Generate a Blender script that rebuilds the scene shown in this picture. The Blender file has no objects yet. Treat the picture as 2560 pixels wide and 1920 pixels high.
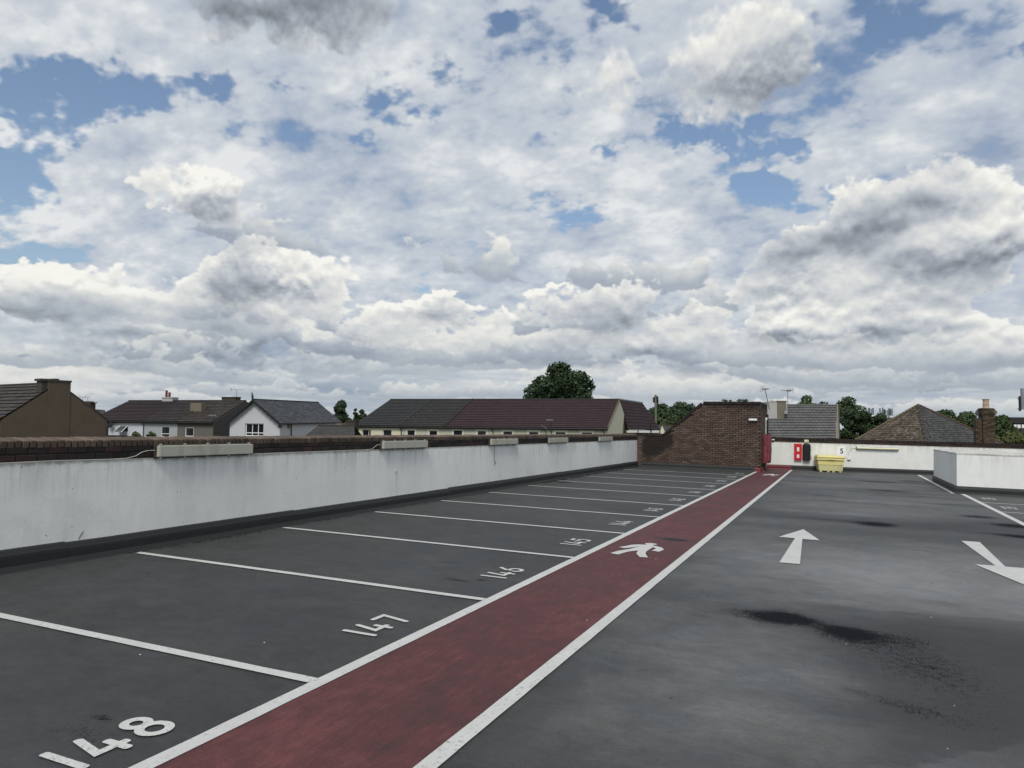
import bpy, bmesh, math, random
import numpy as np
from mathutils import Vector, Matrix, noise as mnoise
random.seed(11)
R = random.Random(5)
scene = bpy.context.scene
COL = scene.collection

# ------------------------------------------------------------------ camera
PW, PH, PF = 2560.0, 1920.0, 1826.11
YAW, PITCH, ROLL, EYE = 0.4203, 0.0546, 0.0261, 1.6613
CROLL = 0.009            # the deck falls about 1 degree sideways; the town around it is level
def cam_axes(roll):
    cy, sy, cp, sp = math.cos(YAW), math.sin(YAW), math.cos(PITCH), math.sin(PITCH)
    f = Vector((-sy*cp, cy*cp, sp)); r = Vector((cy, sy, 0)); u = r.cross(f)
    cr, sr = math.cos(roll), math.sin(roll)
    return cr*r+sr*u, -sr*r+cr*u, f
CR, CU, CF = cam_axes(ROLL)
TR, TU, TF = cam_axes(CROLL)
CAMP = Vector((0, 0, EYE))
cd = bpy.data.cameras.new('camera'); cam = bpy.data.objects.new('camera', cd); COL.objects.link(cam)
cam.matrix_world = Matrix(((CR.x, CU.x, -CF.x, 0), (CR.y, CU.y, -CF.y, 0), (CR.z, CU.z, -CF.z, EYE), (0, 0, 0, 1)))
cd.sensor_width = 36; cd.lens = 36*PF/PW; cd.clip_start = 0.05; cd.clip_end = 6000
scene.camera = cam
_A = Matrix((CR, CU, CF)).transposed(); _B = Matrix((TR, TU, TF)).transposed()
TOWN = Matrix.Translation(CAMP) @ (_A @ _B.transposed()).to_4x4() @ Matrix.Translation(-CAMP)
scene.view_settings.view_transform = 'Standard'; scene.view_settings.look = 'None'
scene.view_settings.exposure = 0.0; scene.view_settings.gamma = 1.0
scene.view_settings.use_curve_mapping = False

# ------------------------------------------------------------------ node helpers
class NT:
    def __init__(s, t): s.t = t
    def n(s, ty, **k):
        x = s.t.nodes.new(ty)
        for a, b in k.items(): setattr(x, a, b)
        return x
    def put(s, sock, v):
        if v is None: return
        if isinstance(v, bpy.types.NodeSocket): s.t.links.new(v, sock)
        else:
            if isinstance(v, (tuple, list)) and sock.type == 'RGBA' and len(v) == 3: v = (*v, 1)
            sock.default_value = v
    def m(s, op, a, b=None, c=None, clamp=False):
        x = s.n('ShaderNodeMath', operation=op, use_clamp=clamp)
        s.put(x.inputs[0], a); s.put(x.inputs[1], b); s.put(x.inputs[2], c); return x.outputs[0]
    def add(s, a, b): return s.m('ADD', a, b)
    def sub(s, a, b): return s.m('SUBTRACT', a, b)
    def mul(s, a, b): return s.m('MULTIPLY', a, b)
    def mad(s, a, b, c): return s.m('MULTIPLY_ADD', a, b, c)
    def v(s, op, a, b=None, c=None):
        x = s.n('ShaderNodeVectorMath', operation=op)
        s.put(x.inputs[0], a); s.put(x.inputs[1], b)
        if c is not None: s.put(x.inputs[3 if op == 'SCALE' else 2], c)
        return x.outputs[1] if op in ('DOT_PRODUCT', 'LENGTH') else x.outputs[0]
    def comb(s, x, y, z=0.0):
        c = s.n('ShaderNodeCombineXYZ'); s.put(c.inputs[0], x); s.put(c.inputs[1], y); s.put(c.inputs[2], z); return c.outputs[0]
    def sep(s, v):
        c = s.n('ShaderNodeSeparateXYZ'); s.put(c.inputs[0], v); return c.outputs
    def ss(s, v, lo, hi, a=0.0, b=1.0, smooth=True):
        x = s.n('ShaderNodeMapRange', interpolation_type='SMOOTHSTEP' if smooth else 'LINEAR', clamp=True)
        s.put(x.inputs[0], v)
        for i, q in enumerate((lo, hi, a, b)): s.put(x.inputs[i+1], q)
        return x.outputs[0]
    def mix(s, f, a, b, mode='MIX'):
        x = s.n('ShaderNodeMix', data_type='RGBA', blend_type=mode, clamp_factor=True)
        s.put(x.inputs[0], f); s.put(x.inputs[6], a); s.put(x.inputs[7], b); return x.outputs[2]
    def noise(s, vec, scale=5.0, detail=4.0, rough=0.5, dist=0.0, color=False):
        x = s.n('ShaderNodeTexNoise'); s.put(x.inputs['Vector'], vec); s.put(x.inputs['Scale'], scale)
        s.put(x.inputs['Detail'], detail); s.put(x.inputs['Roughness'], rough); s.put(x.inputs['Distortion'], dist)
        return x.outputs[1 if color else 0]
    def blobs(s, vec, lst, start=0.0):
        """sum of soft elliptical bumps: (cx, cy, rx, ry, angle_deg, amp)"""
        acc = start
        for cx, cy, rx, ry, an, am in lst:
            a = math.radians(an); ca, sa = math.cos(a), math.sin(a)
            d = s.v('SUBTRACT', vec, (cx, cy, 0))
            u = s.v('DOT_PRODUCT', d, (ca/rx, sa/rx, 0)); w = s.v('DOT_PRODUCT', d, (-sa/ry, ca/ry, 0))
            q = s.mad(u, u, s.mul(w, w))
            e = s.m('POWER', 0.36788, q)
            acc = s.mad(e, am, acc)
        return acc

def lin(r, g, b):
    f = lambda c: ((c/255+0.055)/1.055)**2.4 if c/255 > 0.04045 else c/255/12.92
    return (f(r), f(g), f(b))

# ------------------------------------------------------------------ world: daylight sky under broken cloud
SUN_EL, SUN_AZ = math.radians(50), math.radians(168)      # azimuth from +Y, clockwise: behind the camera
world = bpy.data.worlds.new('World'); scene.world = world; world.use_nodes = True
wt = world.node_tree
for x in list(wt.nodes): wt.nodes.remove(x)
W = NT(wt)

def azel(px, py):
    """direction of a photo pixel as azimuth / elevation (sky features are fixed in the sky by their bearing)"""
    d = (CF + CR*((px-PW/2)/PF) - CU*((py-PH/2)/PF)).normalized()
    return math.atan2(d.x, d.y), math.asin(d.z)
S22 = 2560/2212
def sky_blob(x, y, rx, ry, an, amp):
    x, y, rx, ry = x*S22, y*S22, rx*S22, ry*S22
    a, e = azel(x, y); a1, e1 = azel(x+10, y); a2, e2 = azel(x, y-10)
    kx = math.hypot(a1-a, e1-e)/10; ky = math.hypot(a2-a, e2-e)/10
    ax = math.degrees(math.atan2(e1-e, a1-a))
    return (a, e, rx*kx, ry*ky, -an+ax, amp)

HOLES = [(130,225,190,60,-20,-.8),(15,400,75,100,0,-.6),(60,590,130,38,12,-.7),(330,210,40,60,20,-.5),(480,190,50,30,0,-.4),(780,300,40,16,0,-.35),(960,150,30,30,0,-.35),(1210,180,35,25,0,-.35),(880,265,60,18,-20,-.4),(1640,330,120,16,8,-.4),  # blue gaps: x, y, rx, ry, angle, amount  (photo read at 2212 px wide)
 (60,190,215,62,-14,-.8),(250,175,150,52,30,-.55),(20,300,120,120,0,-.75),(20,560,110,75,-20,-.7),(110,510,60,45,-40,-.3),
 (430,205,75,34,-25,-.6),(500,300,40,60,20,-.42),(530,345,45,24,-30,-.3),(270,240,60,18,0,-.4),(620,175,70,20,-20,-.3),(850,190,70,55,-50,-.55),
 (1110,45,42,32,0,-.5),(1300,22,60,36,10,-.5),(1920,105,80,55,-15,-.5),(1590,252,100,30,20,-.55),(1530,310,110,20,5,-.5),
 (1470,285,60,20,0,-.35),(1640,402,90,24,8,-.6),(1810,415,45,20,-10,-.45),(1240,487,90,36,0,-.75),(1130,420,42,50,-40,-.45),(1440,330,40,25,0,-.3),
 (360,655,28,28,40,-.5),(630,522,32,12,-10,-.4),(915,612,55,26,10,-.5),(250,305,26,12,0,-.3),(1280,345,26,26,0,-.4),(2190,70,40,40,0,-.4),
 (2150,180,70,20,-15,-.3),(1880,40,40,30,0,-.5),(1700,600,30,16,0,-.35),(1070,530,60,22,15,-.25),(150,590,70,20,-15,-.35),(1360,210,40,25,0,-.3)]
FILL = [(2000,170,230,150,0,.45),(2150,330,200,130,0,.5),(700,100,250,90,0,.3),(160,60,95,60,10,1.0),(290,100,130,60,15,.5),(340,270,150,110,-30,.5),(600,260,160,120,0,.3),(240,400,160,90,0,.4),(10,245,36,26,0,.75),(900,400,300,150,0,.4),(1300,640,800,130,0,.5),
 (380,560,200,100,0,.4),(1700,520,400,80,0,.4),(1500,130,220,130,0,.6),(30,640,160,90,0,.9)]
CUM = [(1150,350,130,120,0,-.9),  # nearer cumulus: x, y, rx, ry, angle, amount
 (1580,70,270,140,-15,1.35),(1640,160,200,80,-18,.6),(600,0,290,85,4,1.6),(436,445,74,52,0,1.15),(515,600,95,75,0,.9),(500,690,150,90,0,.8),(590,610,50,36,0,.6),
 (90,640,120,80,0,.85),(50,600,50,45,0,.6),(250,660,170,80,0,.8),(200,770,220,35,0,.7),(700,735,300,42,0,.7),(950,655,110,42,-5,.75),(880,655,60,24,0,.4),(1010,690,80,40,0,.5),
 (1290,700,170,50,-3,.9),(1190,637,40,10,0,.55),(1330,770,320,32,0,.75),(1110,680,60,36,0,.5),(1570,480,62,30,0,.45),
 (1850,470,210,85,-30,1.1),(2080,410,110,60,-30,.6),(1650,520,110,50,-20,.4),(2060,560,190,85,-14,1.0),(2170,480,90,90,0,.7),(1720,650,120,60,-18,1.0),(1640,690,110,40,-5,.6),(1930,690,190,60,0,.9),
 (2130,740,160,60,-8,.85),(1700,760,260,28,0,.6),(1950,770,200,22,0,.5),(2000,820,300,18,0,.4),(450,810,420,20,0,.4),(1150,810,300,16,0,.3)]
BRIGHT = [ # brighter (+) or heavier (-) cloud parts
 (1480,50,200,80,0,.25),(1740,40,120,60,0,.28),(1660,170,190,55,-18,-.62),(1500,190,200,40,-5,-.30),(620,5,270,75,2,-1.15),(860,20,90,40,0,-.5),(440,412,52,26,0,.42),(440,472,58,24,0,-.4),
 (510,600,85,90,0,-.75),(560,615,60,25,0,-.3),(470,735,230,32,0,-.55),(80,600,60,50,0,.30),(130,660,60,20,0,-.3),(60,690,100,25,0,.25),(160,745,200,22,0,-.3),(770,745,260,26,0,-.45),
 (990,665,80,30,-5,-.42),(870,650,50,16,0,-.35),(1290,700,150,34,0,-.5),(1190,638,40,9,0,-.4),(1330,772,300,22,0,-.5),(1100,650,120,26,0,.30),(1570,485,56,26,0,-.28),
 (1840,500,210,66,-25,-.95),(1650,540,120,50,-15,-.36),(2060,585,190,44,-8,-.85),(2110,480,90,60,-30,.42),(2150,380,100,40,0,.34),(1960,640,150,26,-10,.34),(1720,655,75,40,-15,.62),(1860,600,60,35,0,.3),
 (1700,715,150,22,0,-.4),(1900,710,130,24,0,-.34),(2120,770,140,22,0,-.36),(2140,700,80,30,0,.25),(1300,330,500,120,0,.10),(880,640,70,20,0,.2),(220,790,120,14,0,.35),(680,795,160,10,0,.3),
 (450,850,350,20,0,-.1),(1290,800,40,8,0,.3),(600,690,60,30,0,.28),(900,740,60,24,0,.2),(300,610,70,26,0,.2),(50,740,60,14,0,.2)]
HOLES_, FILL_, CUM_, BRIGHT_ = [[sky_blob(*b) for b in L] for L in (HOLES, FILL, CUM, BRIGHT)]
def spectral(seed, n=2048, beta=1.75, lo=3.0, hi=900.0):
    rg = np.random.RandomState(seed)
    f = np.fft.rfft2(rg.standard_normal((n, n)).astype(np.float32))
    ky = np.fft.fftfreq(n)[:, None]*n; kx = np.fft.rfftfreq(n)[None, :]*n
    k = np.sqrt(kx*kx+ky*ky); k[0, 0] = 1
    a = k**(-beta) * np.exp(-(k/hi)**2) * (1-np.exp(-(k/lo)**2)); a[0, 0] = 0
    g = np.fft.irfft2(f*a, s=(n, n)); return (g/g.std()).astype(np.float32)
def billow(seed, n=2048, k0=6.0, octs=6, gain=0.56):
    out = np.zeros((n, n), np.float32); amp = 1.0
    for i in range(octs):
        g = spectral(seed+i*7, n, 1.0, k0*0.8, k0*1.6); out += amp*(0.8-np.abs(g)).astype(np.float32); amp *= gain; k0 *= 2.05
    return (out-out.mean())/out.std()
def samp(tex, x, y):
    n = tex.shape[0]; x = (x % 1.0)*n; y = (y % 1.0)*n
    x0 = np.floor(x).astype(np.int32); y0 = np.floor(y).astype(np.int32)
    fx = (x-x0).astype(np.float32); fy = (y-y0).astype(np.float32)
    x0 %= n; y0 %= n; x1 = (x0+1) % n; y1 = (y0+1) % n
    return (tex[y0, x0]*(1-fx)+tex[y0, x1]*fx)*(1-fy)+(tex[y1, x0]*(1-fx)+tex[y1, x1]*fx)*fy
def sst(v, a, b):
    t = np.clip((v-a)/(b-a), 0, 1); return t*t*(3-2*t)
def nramp(v, stops):
    xs = [s[0] for s in stops]; return np.stack([np.interp(v, xs, [s[1][i] for s in stops]) for i in range(3)], -1)
def nblobs(x, y, lst):
    acc = np.zeros_like(x)
    for cx, cy, rx, ry, an, am in lst:
        a = math.radians(an); ca, sa = math.cos(a), math.sin(a)
        r = 2.6*max(rx, ry); 
        m = (np.abs(x-cx) < r) & (np.abs(y-cy) < r)
        X = x[m]-cx; Y = y[m]-cy
        u = (X*ca+Y*sa)/rx; w = (-X*sa+Y*ca)/ry
        acc[m] += am*np.exp(-(u*u+w*w))
    return acc
def build_sky(NW=4096, cam_azel=None):
    step = 2*math.pi/NW; E0 = math.radians(-3); NH = int((math.pi/2-E0)/step)
    azv = (-math.pi+(np.arange(NW)+.5)*step).astype(np.float32); elv = (E0+(np.arange(NH)+.5)*step).astype(np.float32)
    A, Eg = np.meshgrid(azv, elv)
    T1 = spectral(1, beta=1.72, lo=4); T2 = spectral(2, beta=1.55, lo=14); T3 = spectral(3, beta=1.7, lo=5); T4 = spectral(4, beta=1.75, lo=6); T5 = billow(5, k0=9.0)
    eh = np.maximum(Eg, 0.0)
    zz = np.sin(eh)+0.36; ce = np.cos(eh)
    px = np.sin(A)*ce/zz; py = np.cos(A)*ce/zz
    # warped angles for the placed features
    w1 = samp(T3, A*0.30+.13, Eg*0.42+.2); w2 = samp(T3, A*0.30+.63, Eg*0.42+.71)
    w3 = samp(T2, A*0.45, Eg*0.6); w4 = samp(T2, A*0.45+.4, Eg*0.6+.3)
    WX = A+0.012*w1+0.0075*w3; WY = Eg+0.008*w2+0.006*w4
    hi = samp(T1, px*0.13+.3, py*0.14+.1); hi2 = samp(T2, px*0.11+.2, py*0.14+.6)
    hi3 = samp(T2, px*0.26+.6, py*0.32+.4)
    hf = 0.66+0.12*hi+0.20*hi2+0.18*hi3+1.05*np.tanh(1.7*nblobs(WX, WY, HOLES_))+nblobs(WX, WY, FILL_)
    hf = hf+np.interp(Eg, [0.0, 0.08, 0.17], [0.9, 0.5, 0.0])
    m_hi = sst(hf, 0.0, 0.56)
    ls = np.log(eh+0.11)
    q1 = samp(T4, A*0.34+.05, ls*0.16+.3); q2 = samp(T5, A*0.26+.45, ls*0.13+.2); q3 = samp(T5, A*0.62+.15, ls*0.30+.8)
    lowk = np.interp(Eg, [0.0, 0.10, 0.20, 0.32, 0.6], [0.10, 0.02, -0.12, -0.36, -0.6]); 
    beh = 0.10*sst(np.abs(A+0.42), 0.8, 1.3)
    F = lowk+beh+0.30*q1+0.15*q2+0.030*q3+1.15*nblobs(WX, WY, CUM_)-0.10
    soft = 0.12+0.36*sst(Eg, 0.20, 0.5)
    m_cu = sst(F, 0.16, 0.16+soft)
    den = np.clip(F-0.10, 0, 1.2)
    # light from above: density summed along the way up
    tau = np.zeros_like(F)
    for k, wgt in ((2, .5), (5, .8), (10, 1.2), (18, 1.5), (30, 1.6)):
        sc = 1.0
        s = np.zeros_like(den); s[:-k] = den[k:]; tau += wgt*s
    lit = np.exp(-0.36*tau)
    relief = np.zeros_like(F); relief[:-6] = F[:-6]-F[6:]
    br = nblobs(WX, WY, BRIGHT_)
    fine = samp(T2, px*0.40+.7, py*0.45+.3)
    sh = 0.55+0.24*lit+0.60*relief*np.interp(Eg, [0, .15, .5], [1.3, 1, .8])+0.46*br+0.015*fine+0.04*q1
    sh += 0.16*sst(F, 0.45, 0.16)
    sh = np.clip(sh, 0, 1)
    hsh = np.clip(0.60+0.17*hi2+0.04*fine+0.09*hi3+0.5*br+0.10*hi, 0, 1)
    # rows of small flat-based cumulus receding to the horizon
    rowc = np.zeros(A.shape+(3,), np.float32); rowm = np.zeros_like(A)
    for i, (e, hh, cov) in enumerate(((0.012,.016,.45),(0.026,.022,.42),(0.044,.030,.40),(0.068,.040,.36),(0.098,.052,.30),(0.140,.066,.10),(0.195,.070,-.10))):
        sc = 0.085/(e+0.045); o = 0.137*i
        y0 = max(0, int((e-0.8*hh-E0)/step)); y1 = int((e+3.2*hh-E0)/step); Ab = A[y0:y1]; Eb = Eg[y0:y1]
        wv_ = samp(T3, Ab*0.8+o, Eb*0.5); q_ = 1/(e+0.06); bw_ = np.sin(Ab*q_*0.55+i*2.1)+0.6*np.sin(Ab*q_*1.27+i*4.7); x = (Eb-e+0.06*hh*wv_+0.30*hh*bw_)/hh; pc_ = np.sin(Ab*q_*0.9+i*1.7)*0.7+0.5*np.sin(Ab*q_*2.1+i*3.3)+0.4*np.sin(Ab*q_*0.37+i)
        n_ = 0.50*samp(T4, Ab*sc*0.42+o, (Eb-e)*sc*0.8+o)+0.36*samp(T5, Ab*sc+o*2, (Eb-e)*sc*1.3+.4)+0.13*samp(T5, Ab*sc*2.6+o, (Eb-e)*sc*3.2)
        f = float(np.interp(e, [0.01, 0.1], [0.24, 0.46]))*n_+cov+0.20*pc_-0.04-np.where(x > 0, x*0.62, -x*3.2)
        mk = sst(f, 0.0, 0.16)
        rl_ = np.zeros_like(f); kk = max(1, int(2+e*22)); rl_[:-kk] = f[:-kk]-f[kk:]
        v_ = 0.16+0.62*np.clip(x, 0, 1)**0.75+0.9*np.clip(rl_-0.04, -.18, .22)*sst(x, 0.0, 0.35)+0.22*(1-sst(f, 0.0, 0.45))*sst(x, 0.15, 0.6)+0.06*n_+0.07*pc_+0.35*br[y0:y1]
        hz = float(np.interp(e, [0.0, 0.12], [0.55, 0.0]))
        cl_ = nramp(np.clip(v_, 0, 1), [(0.0, lin(140,151,166)), (0.25, lin(168,177,188)), (0.5, lin(197,202,206)), (0.75, lin(221,222,219)), (1.0, lin(244,242,234))])
        cl_ = cl_*(1-hz)+np.array(lin(186,194,200))*hz
        mk *= 0.92; rowc[y0:y1] = rowc[y0:y1]*(1-mk[..., None])+cl_*mk[..., None]; rowm[y0:y1] = rowm[y0:y1]*(1-mk)+mk
    cu = nramp(sh, [(0.0, lin(122,127,135)), (0.22, lin(152,159,169)), (0.46, lin(183,189,196)), (0.68, lin(209,212,214)), (0.88, lin(231,231,227)), (1.0, lin(246,245,239))])
    hc = nramp(hsh, [(0.0, lin(150,165,188)), (0.35, lin(180,190,204)), (0.7, lin(203,209,216)), (1.0, lin(230,232,233))])
    # low flat layers
    b = samp(T4, A*0.22+.5, ls*0.34+.15); b2 = samp(T2, A*0.3, ls*0.6)
    bs = np.clip(0.54+0.14*b+0.03*b2+0.4*br, 0, 1)
    bc = nramp(bs, [(0.1, lin(140,156,174)), (0.42, lin(170,181,193)), (0.62, lin(196,202,206)), (0.9, lin(220,221,217))])
    lm = (np.interp(Eg, [0.0, 0.06, 0.15], [0.85, 0.55, 0.0]))[..., None]
    cu = cu*(1-lm)+bc*lm; lh = np.clip(lm*1.25, 0, 1); hc = hc*(1-lh)+bc*lh
    zen = sst(Eg, 0.75, 1.0)[..., None]
    cu = cu*(1-zen)+hc*zen
    m = m_cu[..., None]*(1-zen*0.7)
    mh = (0.97*m_hi)[..., None]
    alpha = 1-(1-mh)*(1-m)
    col = (hc*mh*(1-m)+cu*m)/np.maximum(alpha, 1e-4)
    rm = rowm[..., None]*(1-0.75*m*(np.clip((Eg-0.07)/0.08, 0, 1))[..., None]); rcol = rowc/np.maximum(rowm[..., None], 1e-4); col = rcol*rm+col*(1-rm); alpha = alpha+(1-alpha)*rm
    return np.concatenate([col, alpha], -1).astype(np.float32), E0, step
sky_px, SKY_E0, _st = build_sky()
clouds = bpy.data.images.new('cloud_field', sky_px.shape[1], sky_px.shape[0], alpha=True, float_buffer=True)
clouds.colorspace_settings.name = 'Linear Rec.709'; clouds.alpha_mode = 'CHANNEL_PACKED'
clouds.pixels.foreach_set(sky_px.ravel()); clouds.update()
tc = W.n('ShaderNodeTexCoord').outputs['Generated']
dx, dy, dz = W.sep(W.v('NORMALIZE', tc))
el = W.m('ARCSINE', dz); az = W.m('ARCTAN2', dx, dy)
uv = W.comb(W.mad(az, 1/(2*math.pi), 0.5), W.mul(W.sub(el, SKY_E0), 1/(math.pi/2-SKY_E0)))
it = W.n('ShaderNodeTexImage', extension='EXTEND', interpolation='Linear'); it.image = clouds
W.put(it.inputs[0], uv)
sky = W.n('ShaderNodeTexSky', sky_type='NISHITA'); sky.sun_disc = False
sky.sun_elevation = SUN_EL; sky.sun_rotation = SUN_AZ; sky.altitude = 50; sky.air_density = 1.1; sky.dust_density = 2.0; sky.ozone_density = 1.2
STR = 0.10
c = W.mix(it.outputs[1], W.v('SCALE', sky.outputs[0], None, 1.25), W.v('SCALE', it.outputs[0], None, 1/STR))
c = W.mix(W.ss(el, -0.01, -0.04), c, (0.9, 0.95, 0.95))
bg = W.n('ShaderNodeBackground'); W.put(bg.inputs[0], c); bg.inputs[1].default_value = STR
ow = W.n('ShaderNodeOutputWorld'); wt.links.new(bg.outputs[0], ow.inputs[0])
world.cycles.sampling_method = 'MANUAL'; world.cycles.sample_map_resolution = 512

sl = bpy.data.lights.new('sun', 'SUN'); sl.energy = 2.4; sl.angle = math.radians(20); sl.color = (1, 0.96, 0.9)
sun = bpy.data.objects.new('sun', sl); COL.objects.link(sun)
sd = Vector((math.sin(SUN_AZ)*math.cos(SUN_EL), math.cos(SUN_AZ)*math.cos(SUN_EL), math.sin(SUN_EL)))
sun.rotation_euler = sd.to_track_quat('Z', 'Y').to_euler(); sun.location = (0, -10, 30)

# ------------------------------------------------------------------ materials
def newmat(name):
    m = bpy.data.materials.new(name); m.use_nodes = True; t = m.node_tree
    b = t.nodes['Principled BSDF']; return m, NT(t), b
def pos(N): return N.n('ShaderNodeNewGeometry').outputs['Position']
def objc(N): return N.n('ShaderNodeTexCoord').outputs['Object']
def rnd(N):
    """0..1 per brick or tile, whether it is an object or an island of a joined mesh"""
    a = N.n('ShaderNodeObjectInfo').outputs['Random']; b = N.n('ShaderNodeNewGeometry').outputs['Random Per Island']
    return N.m('FRACT', N.mad(a, 3.7, b))
def bump(N, B, h, dist=0.01, strength=0.6):
    x = N.n('ShaderNodeBump'); x.inputs['Strength'].default_value = strength; x.inputs['Distance'].default_value = dist
    N.put(x.inputs['Height'], h); N.put(B.inputs['Normal'], x.outputs[0])
def simple(name, col, rough=0.7, var=0.12, scale=6.0, metal=0.0, spec=0.4, grime=0.0):
    m, N, B = newmat(name); p = pos(N)
    n1 = N.noise(p, scale, 5, 0.6); n2 = N.noise(p, scale*7, 4, 0.6)
    f = N.mad(N.sub(n1, 0.5), var*2.2, N.mad(N.sub(n2, 0.5), var, 1.0))
    c = N.v('SCALE', col, None, f)
    if grime:
        g = N.ss(N.noise(N.v('MULTIPLY', p, (1.6, 1.6, 0.35)), 2.6, 7, 0.65), 0.50, 0.75, 0, grime)
        c = N.mix(g, c, (0.07, 0.065, 0.055))
    N.put(B.inputs['Base Color'], c); B.inputs['Roughness'].default_value = rough; B.inputs['Metallic'].default_value = metal
    B.inputs['Specular IOR Level'].default_value = spec
    bump(N, B, n2, 0.004, 0.4)
    return m

def mat_deck():
    m, N, B = newmat('deck_asphalt'); p = pos(N); x, y, z = N.sep(p)
    flat = N.comb(x, y, 0.0)
    w = N.v('SCALE', N.v('SUBTRACT', N.noise(flat, 1.6, 6, 0.62, color=True), (.5, .5, .5)), None, 1.0)
    wf = N.v('ADD', flat, w)
    wf2 = N.v('ADD', flat, N.v('SCALE', w, None, .16))
    big = N.noise(N.v('MULTIPLY', flat, (.40, .48, 1)), 1.0, 8, 0.66, 0.6)
    mid = N.noise(N.v('MULTIPLY', flat, (1.0, 1.2, 1)), 2.4, 8, 0.72, 0.8)
    fine = N.noise(flat, 48, 6, 0.8)
    grit = N.noise(flat, 260, 3, 0.7)
    lane = N.ss(N.add(x, N.mul(N.sub(big, .5), 1.4)), -2.2, -1.3)       # driving lane: bleached, the bays stay dark
    light = N.blobs(wf, [(1.2,10.3,2.6,2.2,0,.62),(-.2,10.5,1.3,2.0,0,.25),(3.6,9.0,2.0,1.2,0,.35),(-.75,5.6,.55,1.1,0,.45),(.0,5.6,.35,.35,-20,.35),(-.3,4.5,.7,.5,0,.28),
                         (.8,13.6,2.6,.5,0,-.35),(1.0,12.2,2.0,.35,5,-.15),(.4,18.0,2.4,1.6,0,.36),(1.8,21.2,2.0,1.3,0,.30),(.8,25.5,2.8,1.6,0,.34),(2.2,28.6,1.6,.5,0,-.30),(1.4,23.4,2.0,.35,8,-.34),(-.5,26.2,1.2,.35,0,-.5),(2.0,24.8,.8,.25,0,-.6),(1.8,22.4,1.0,.3,0,-.45),(0,19.4,.9,.22,0,-.4),(2.6,20.4,.6,.35,0,-.5),(-1,29,.8,.4,0,-.4),(1.2,19.9,1.2,.35,0,.3),(0,16.6,1.4,.25,0,.3),(2.4,27.4,.9,.3,0,.5),  # far streaks: wet patches, their reflections painted in as pale and dark tone
                         (-.2,15.4,2.4,.55,0,-.45),(2.6,15.6,2.0,1.6,0,-.50),(.5,30.6,2.0,.5,0,.3),(-.6,21.6,1.0,.5,0,-.2),(1.0,7.2,1.6,.55,0,-.42),(.9,5.6,.8,1.5,10,-.40),(1.5,6.3,1.2,1.6,0,-.25),(-.9,3.2,1.5,.6,0,-.15)])
    # sharp old paint edge across the lane
    yy = N.add(y, N.mul(N.sub(N.noise(flat, 2.5, 4, .6), .5), .25))
    edge = N.mul(N.ss(yy, N.mad(N.m('MAXIMUM', x, 0), .16, 7.72), N.mad(N.m('MAXIMUM', x, 0), .16, 7.84)), N.mul(N.ss(x, -.7, .2), N.ss(y, 10.5, 8.5)))
    light = N.mad(edge, .28, light)
    corner = N.ss(N.add(N.sub(N.mul(x, 1.0), N.mul(y, 1.0)), N.mul(N.sub(mid, .5), .3)), -3.98, -3.90)
    corner = N.mul(corner, N.ss(y, 5.0, 4.85))
    scr = N.noise(N.v('MULTIPLY', flat, (2.2, 4.2, 1)), 2.0, 9, .80, .9)
    t = N.mad(lane, .24, N.mad(light, .55, N.mad(N.sub(big, .5), .6, N.mad(N.sub(mid, .5), .5, N.mad(N.sub(scr, .5), .55, .17)))))
    t = N.mad(corner, .22, t)
    base = N.n('ShaderNodeValToRGB'); N.put(base.inputs[0], t)
    e = base.color_ramp.elements; e[0].position = 0.0; e[0].color = (.030, .031, .030, 1); e[1].position = 1.0; e[1].color = (.205, .206, .200, 1)
    k = e.new(.35); k.color = (.062, .064, .062, 1); k = e.new(.6); k.color = (.105, .107, .104, 1)
    c = N.v('SCALE', base.outputs[0], None, N.mad(N.sub(fine, .5), 1.15, N.mad(N.sub(grit, .5), .9, 1.0)))
    c = N.mix(N.ss(N.noise(flat, 1.3, 5, .6), .42, .60, 0, .35), c, N.v('MULTIPLY', c, (.90, .98, 1.14)))
    # damp and tar: soft blots broken up into speckle
    stain = N.blobs(wf2, [(-.46,7.05,.24,.26,-4,1.45),(-.80,7.05,.27,.24,0,.52),(-.26,7.02,.22,.15,-20,.55),(.04,6.82,.20,.20,-20,1.0),(.16,6.76,.24,.22,-15,.30),(.12,6.55,.24,.28,0,.42),
                           (.45,6.82,.34,.26,0,.50),(.50,6.25,.42,.55,-15,.46),(.70,5.75,.40,.55,0,.36),(.40,5.15,.22,.10,-20,.45),(.10,5.28,.14,.06,-20,.35),(.62,5.0,.3,.3,0,.25),
                           (.66,15.05,.38,.42,0,1.25),(-.35,15.25,.9,.26,0,.55),(3.0,16.45,.42,.42,-30,1.2),(2.85,14.75,.46,.30,-16,1.25),(2.65,17.8,.42,.34,0,1.0),(2.2,14.9,.4,.1,0,.4),(1.3,24.1,.9,.5,0,.85),(1.3,28.2,.9,.5,0,.8),(2.4,29.6,.5,.5,0,.7),(-.4,21.0,.6,.3,0,.6),
                           (-3.66,6.92,.20,.07,0,.72),(-3.45,7.06,.10,.07,0,.7),(-4.2,7.72,.22,.05,0,.55),(-3.66,2.83,.09,.035,0,.85),(-3.56,2.66,.22,.10,0,.50),(-2.2,11.03,.26,.10,0,1.1),(-2.75,11.12,.3,.06,0,.4),
                           (-7.3,20.3,.3,.5,0,.9),(-7.0,28.5,.8,.5,0,.7),(.2,32.6,.7,.3,0,.7),(-2.2,30.4,.4,.25,0,.7)])
    sp1 = N.noise(N.v('MULTIPLY', flat, (.7, 1.3, 1)), 84, 3, .8); sp2 = N.noise(flat, 14, 5, .75)
    wet = N.ss(N.mad(N.sub(sp1, .5), 3.6, N.mad(N.sub(sp2, .5), 1.6, stain)), .62, .80)
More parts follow.
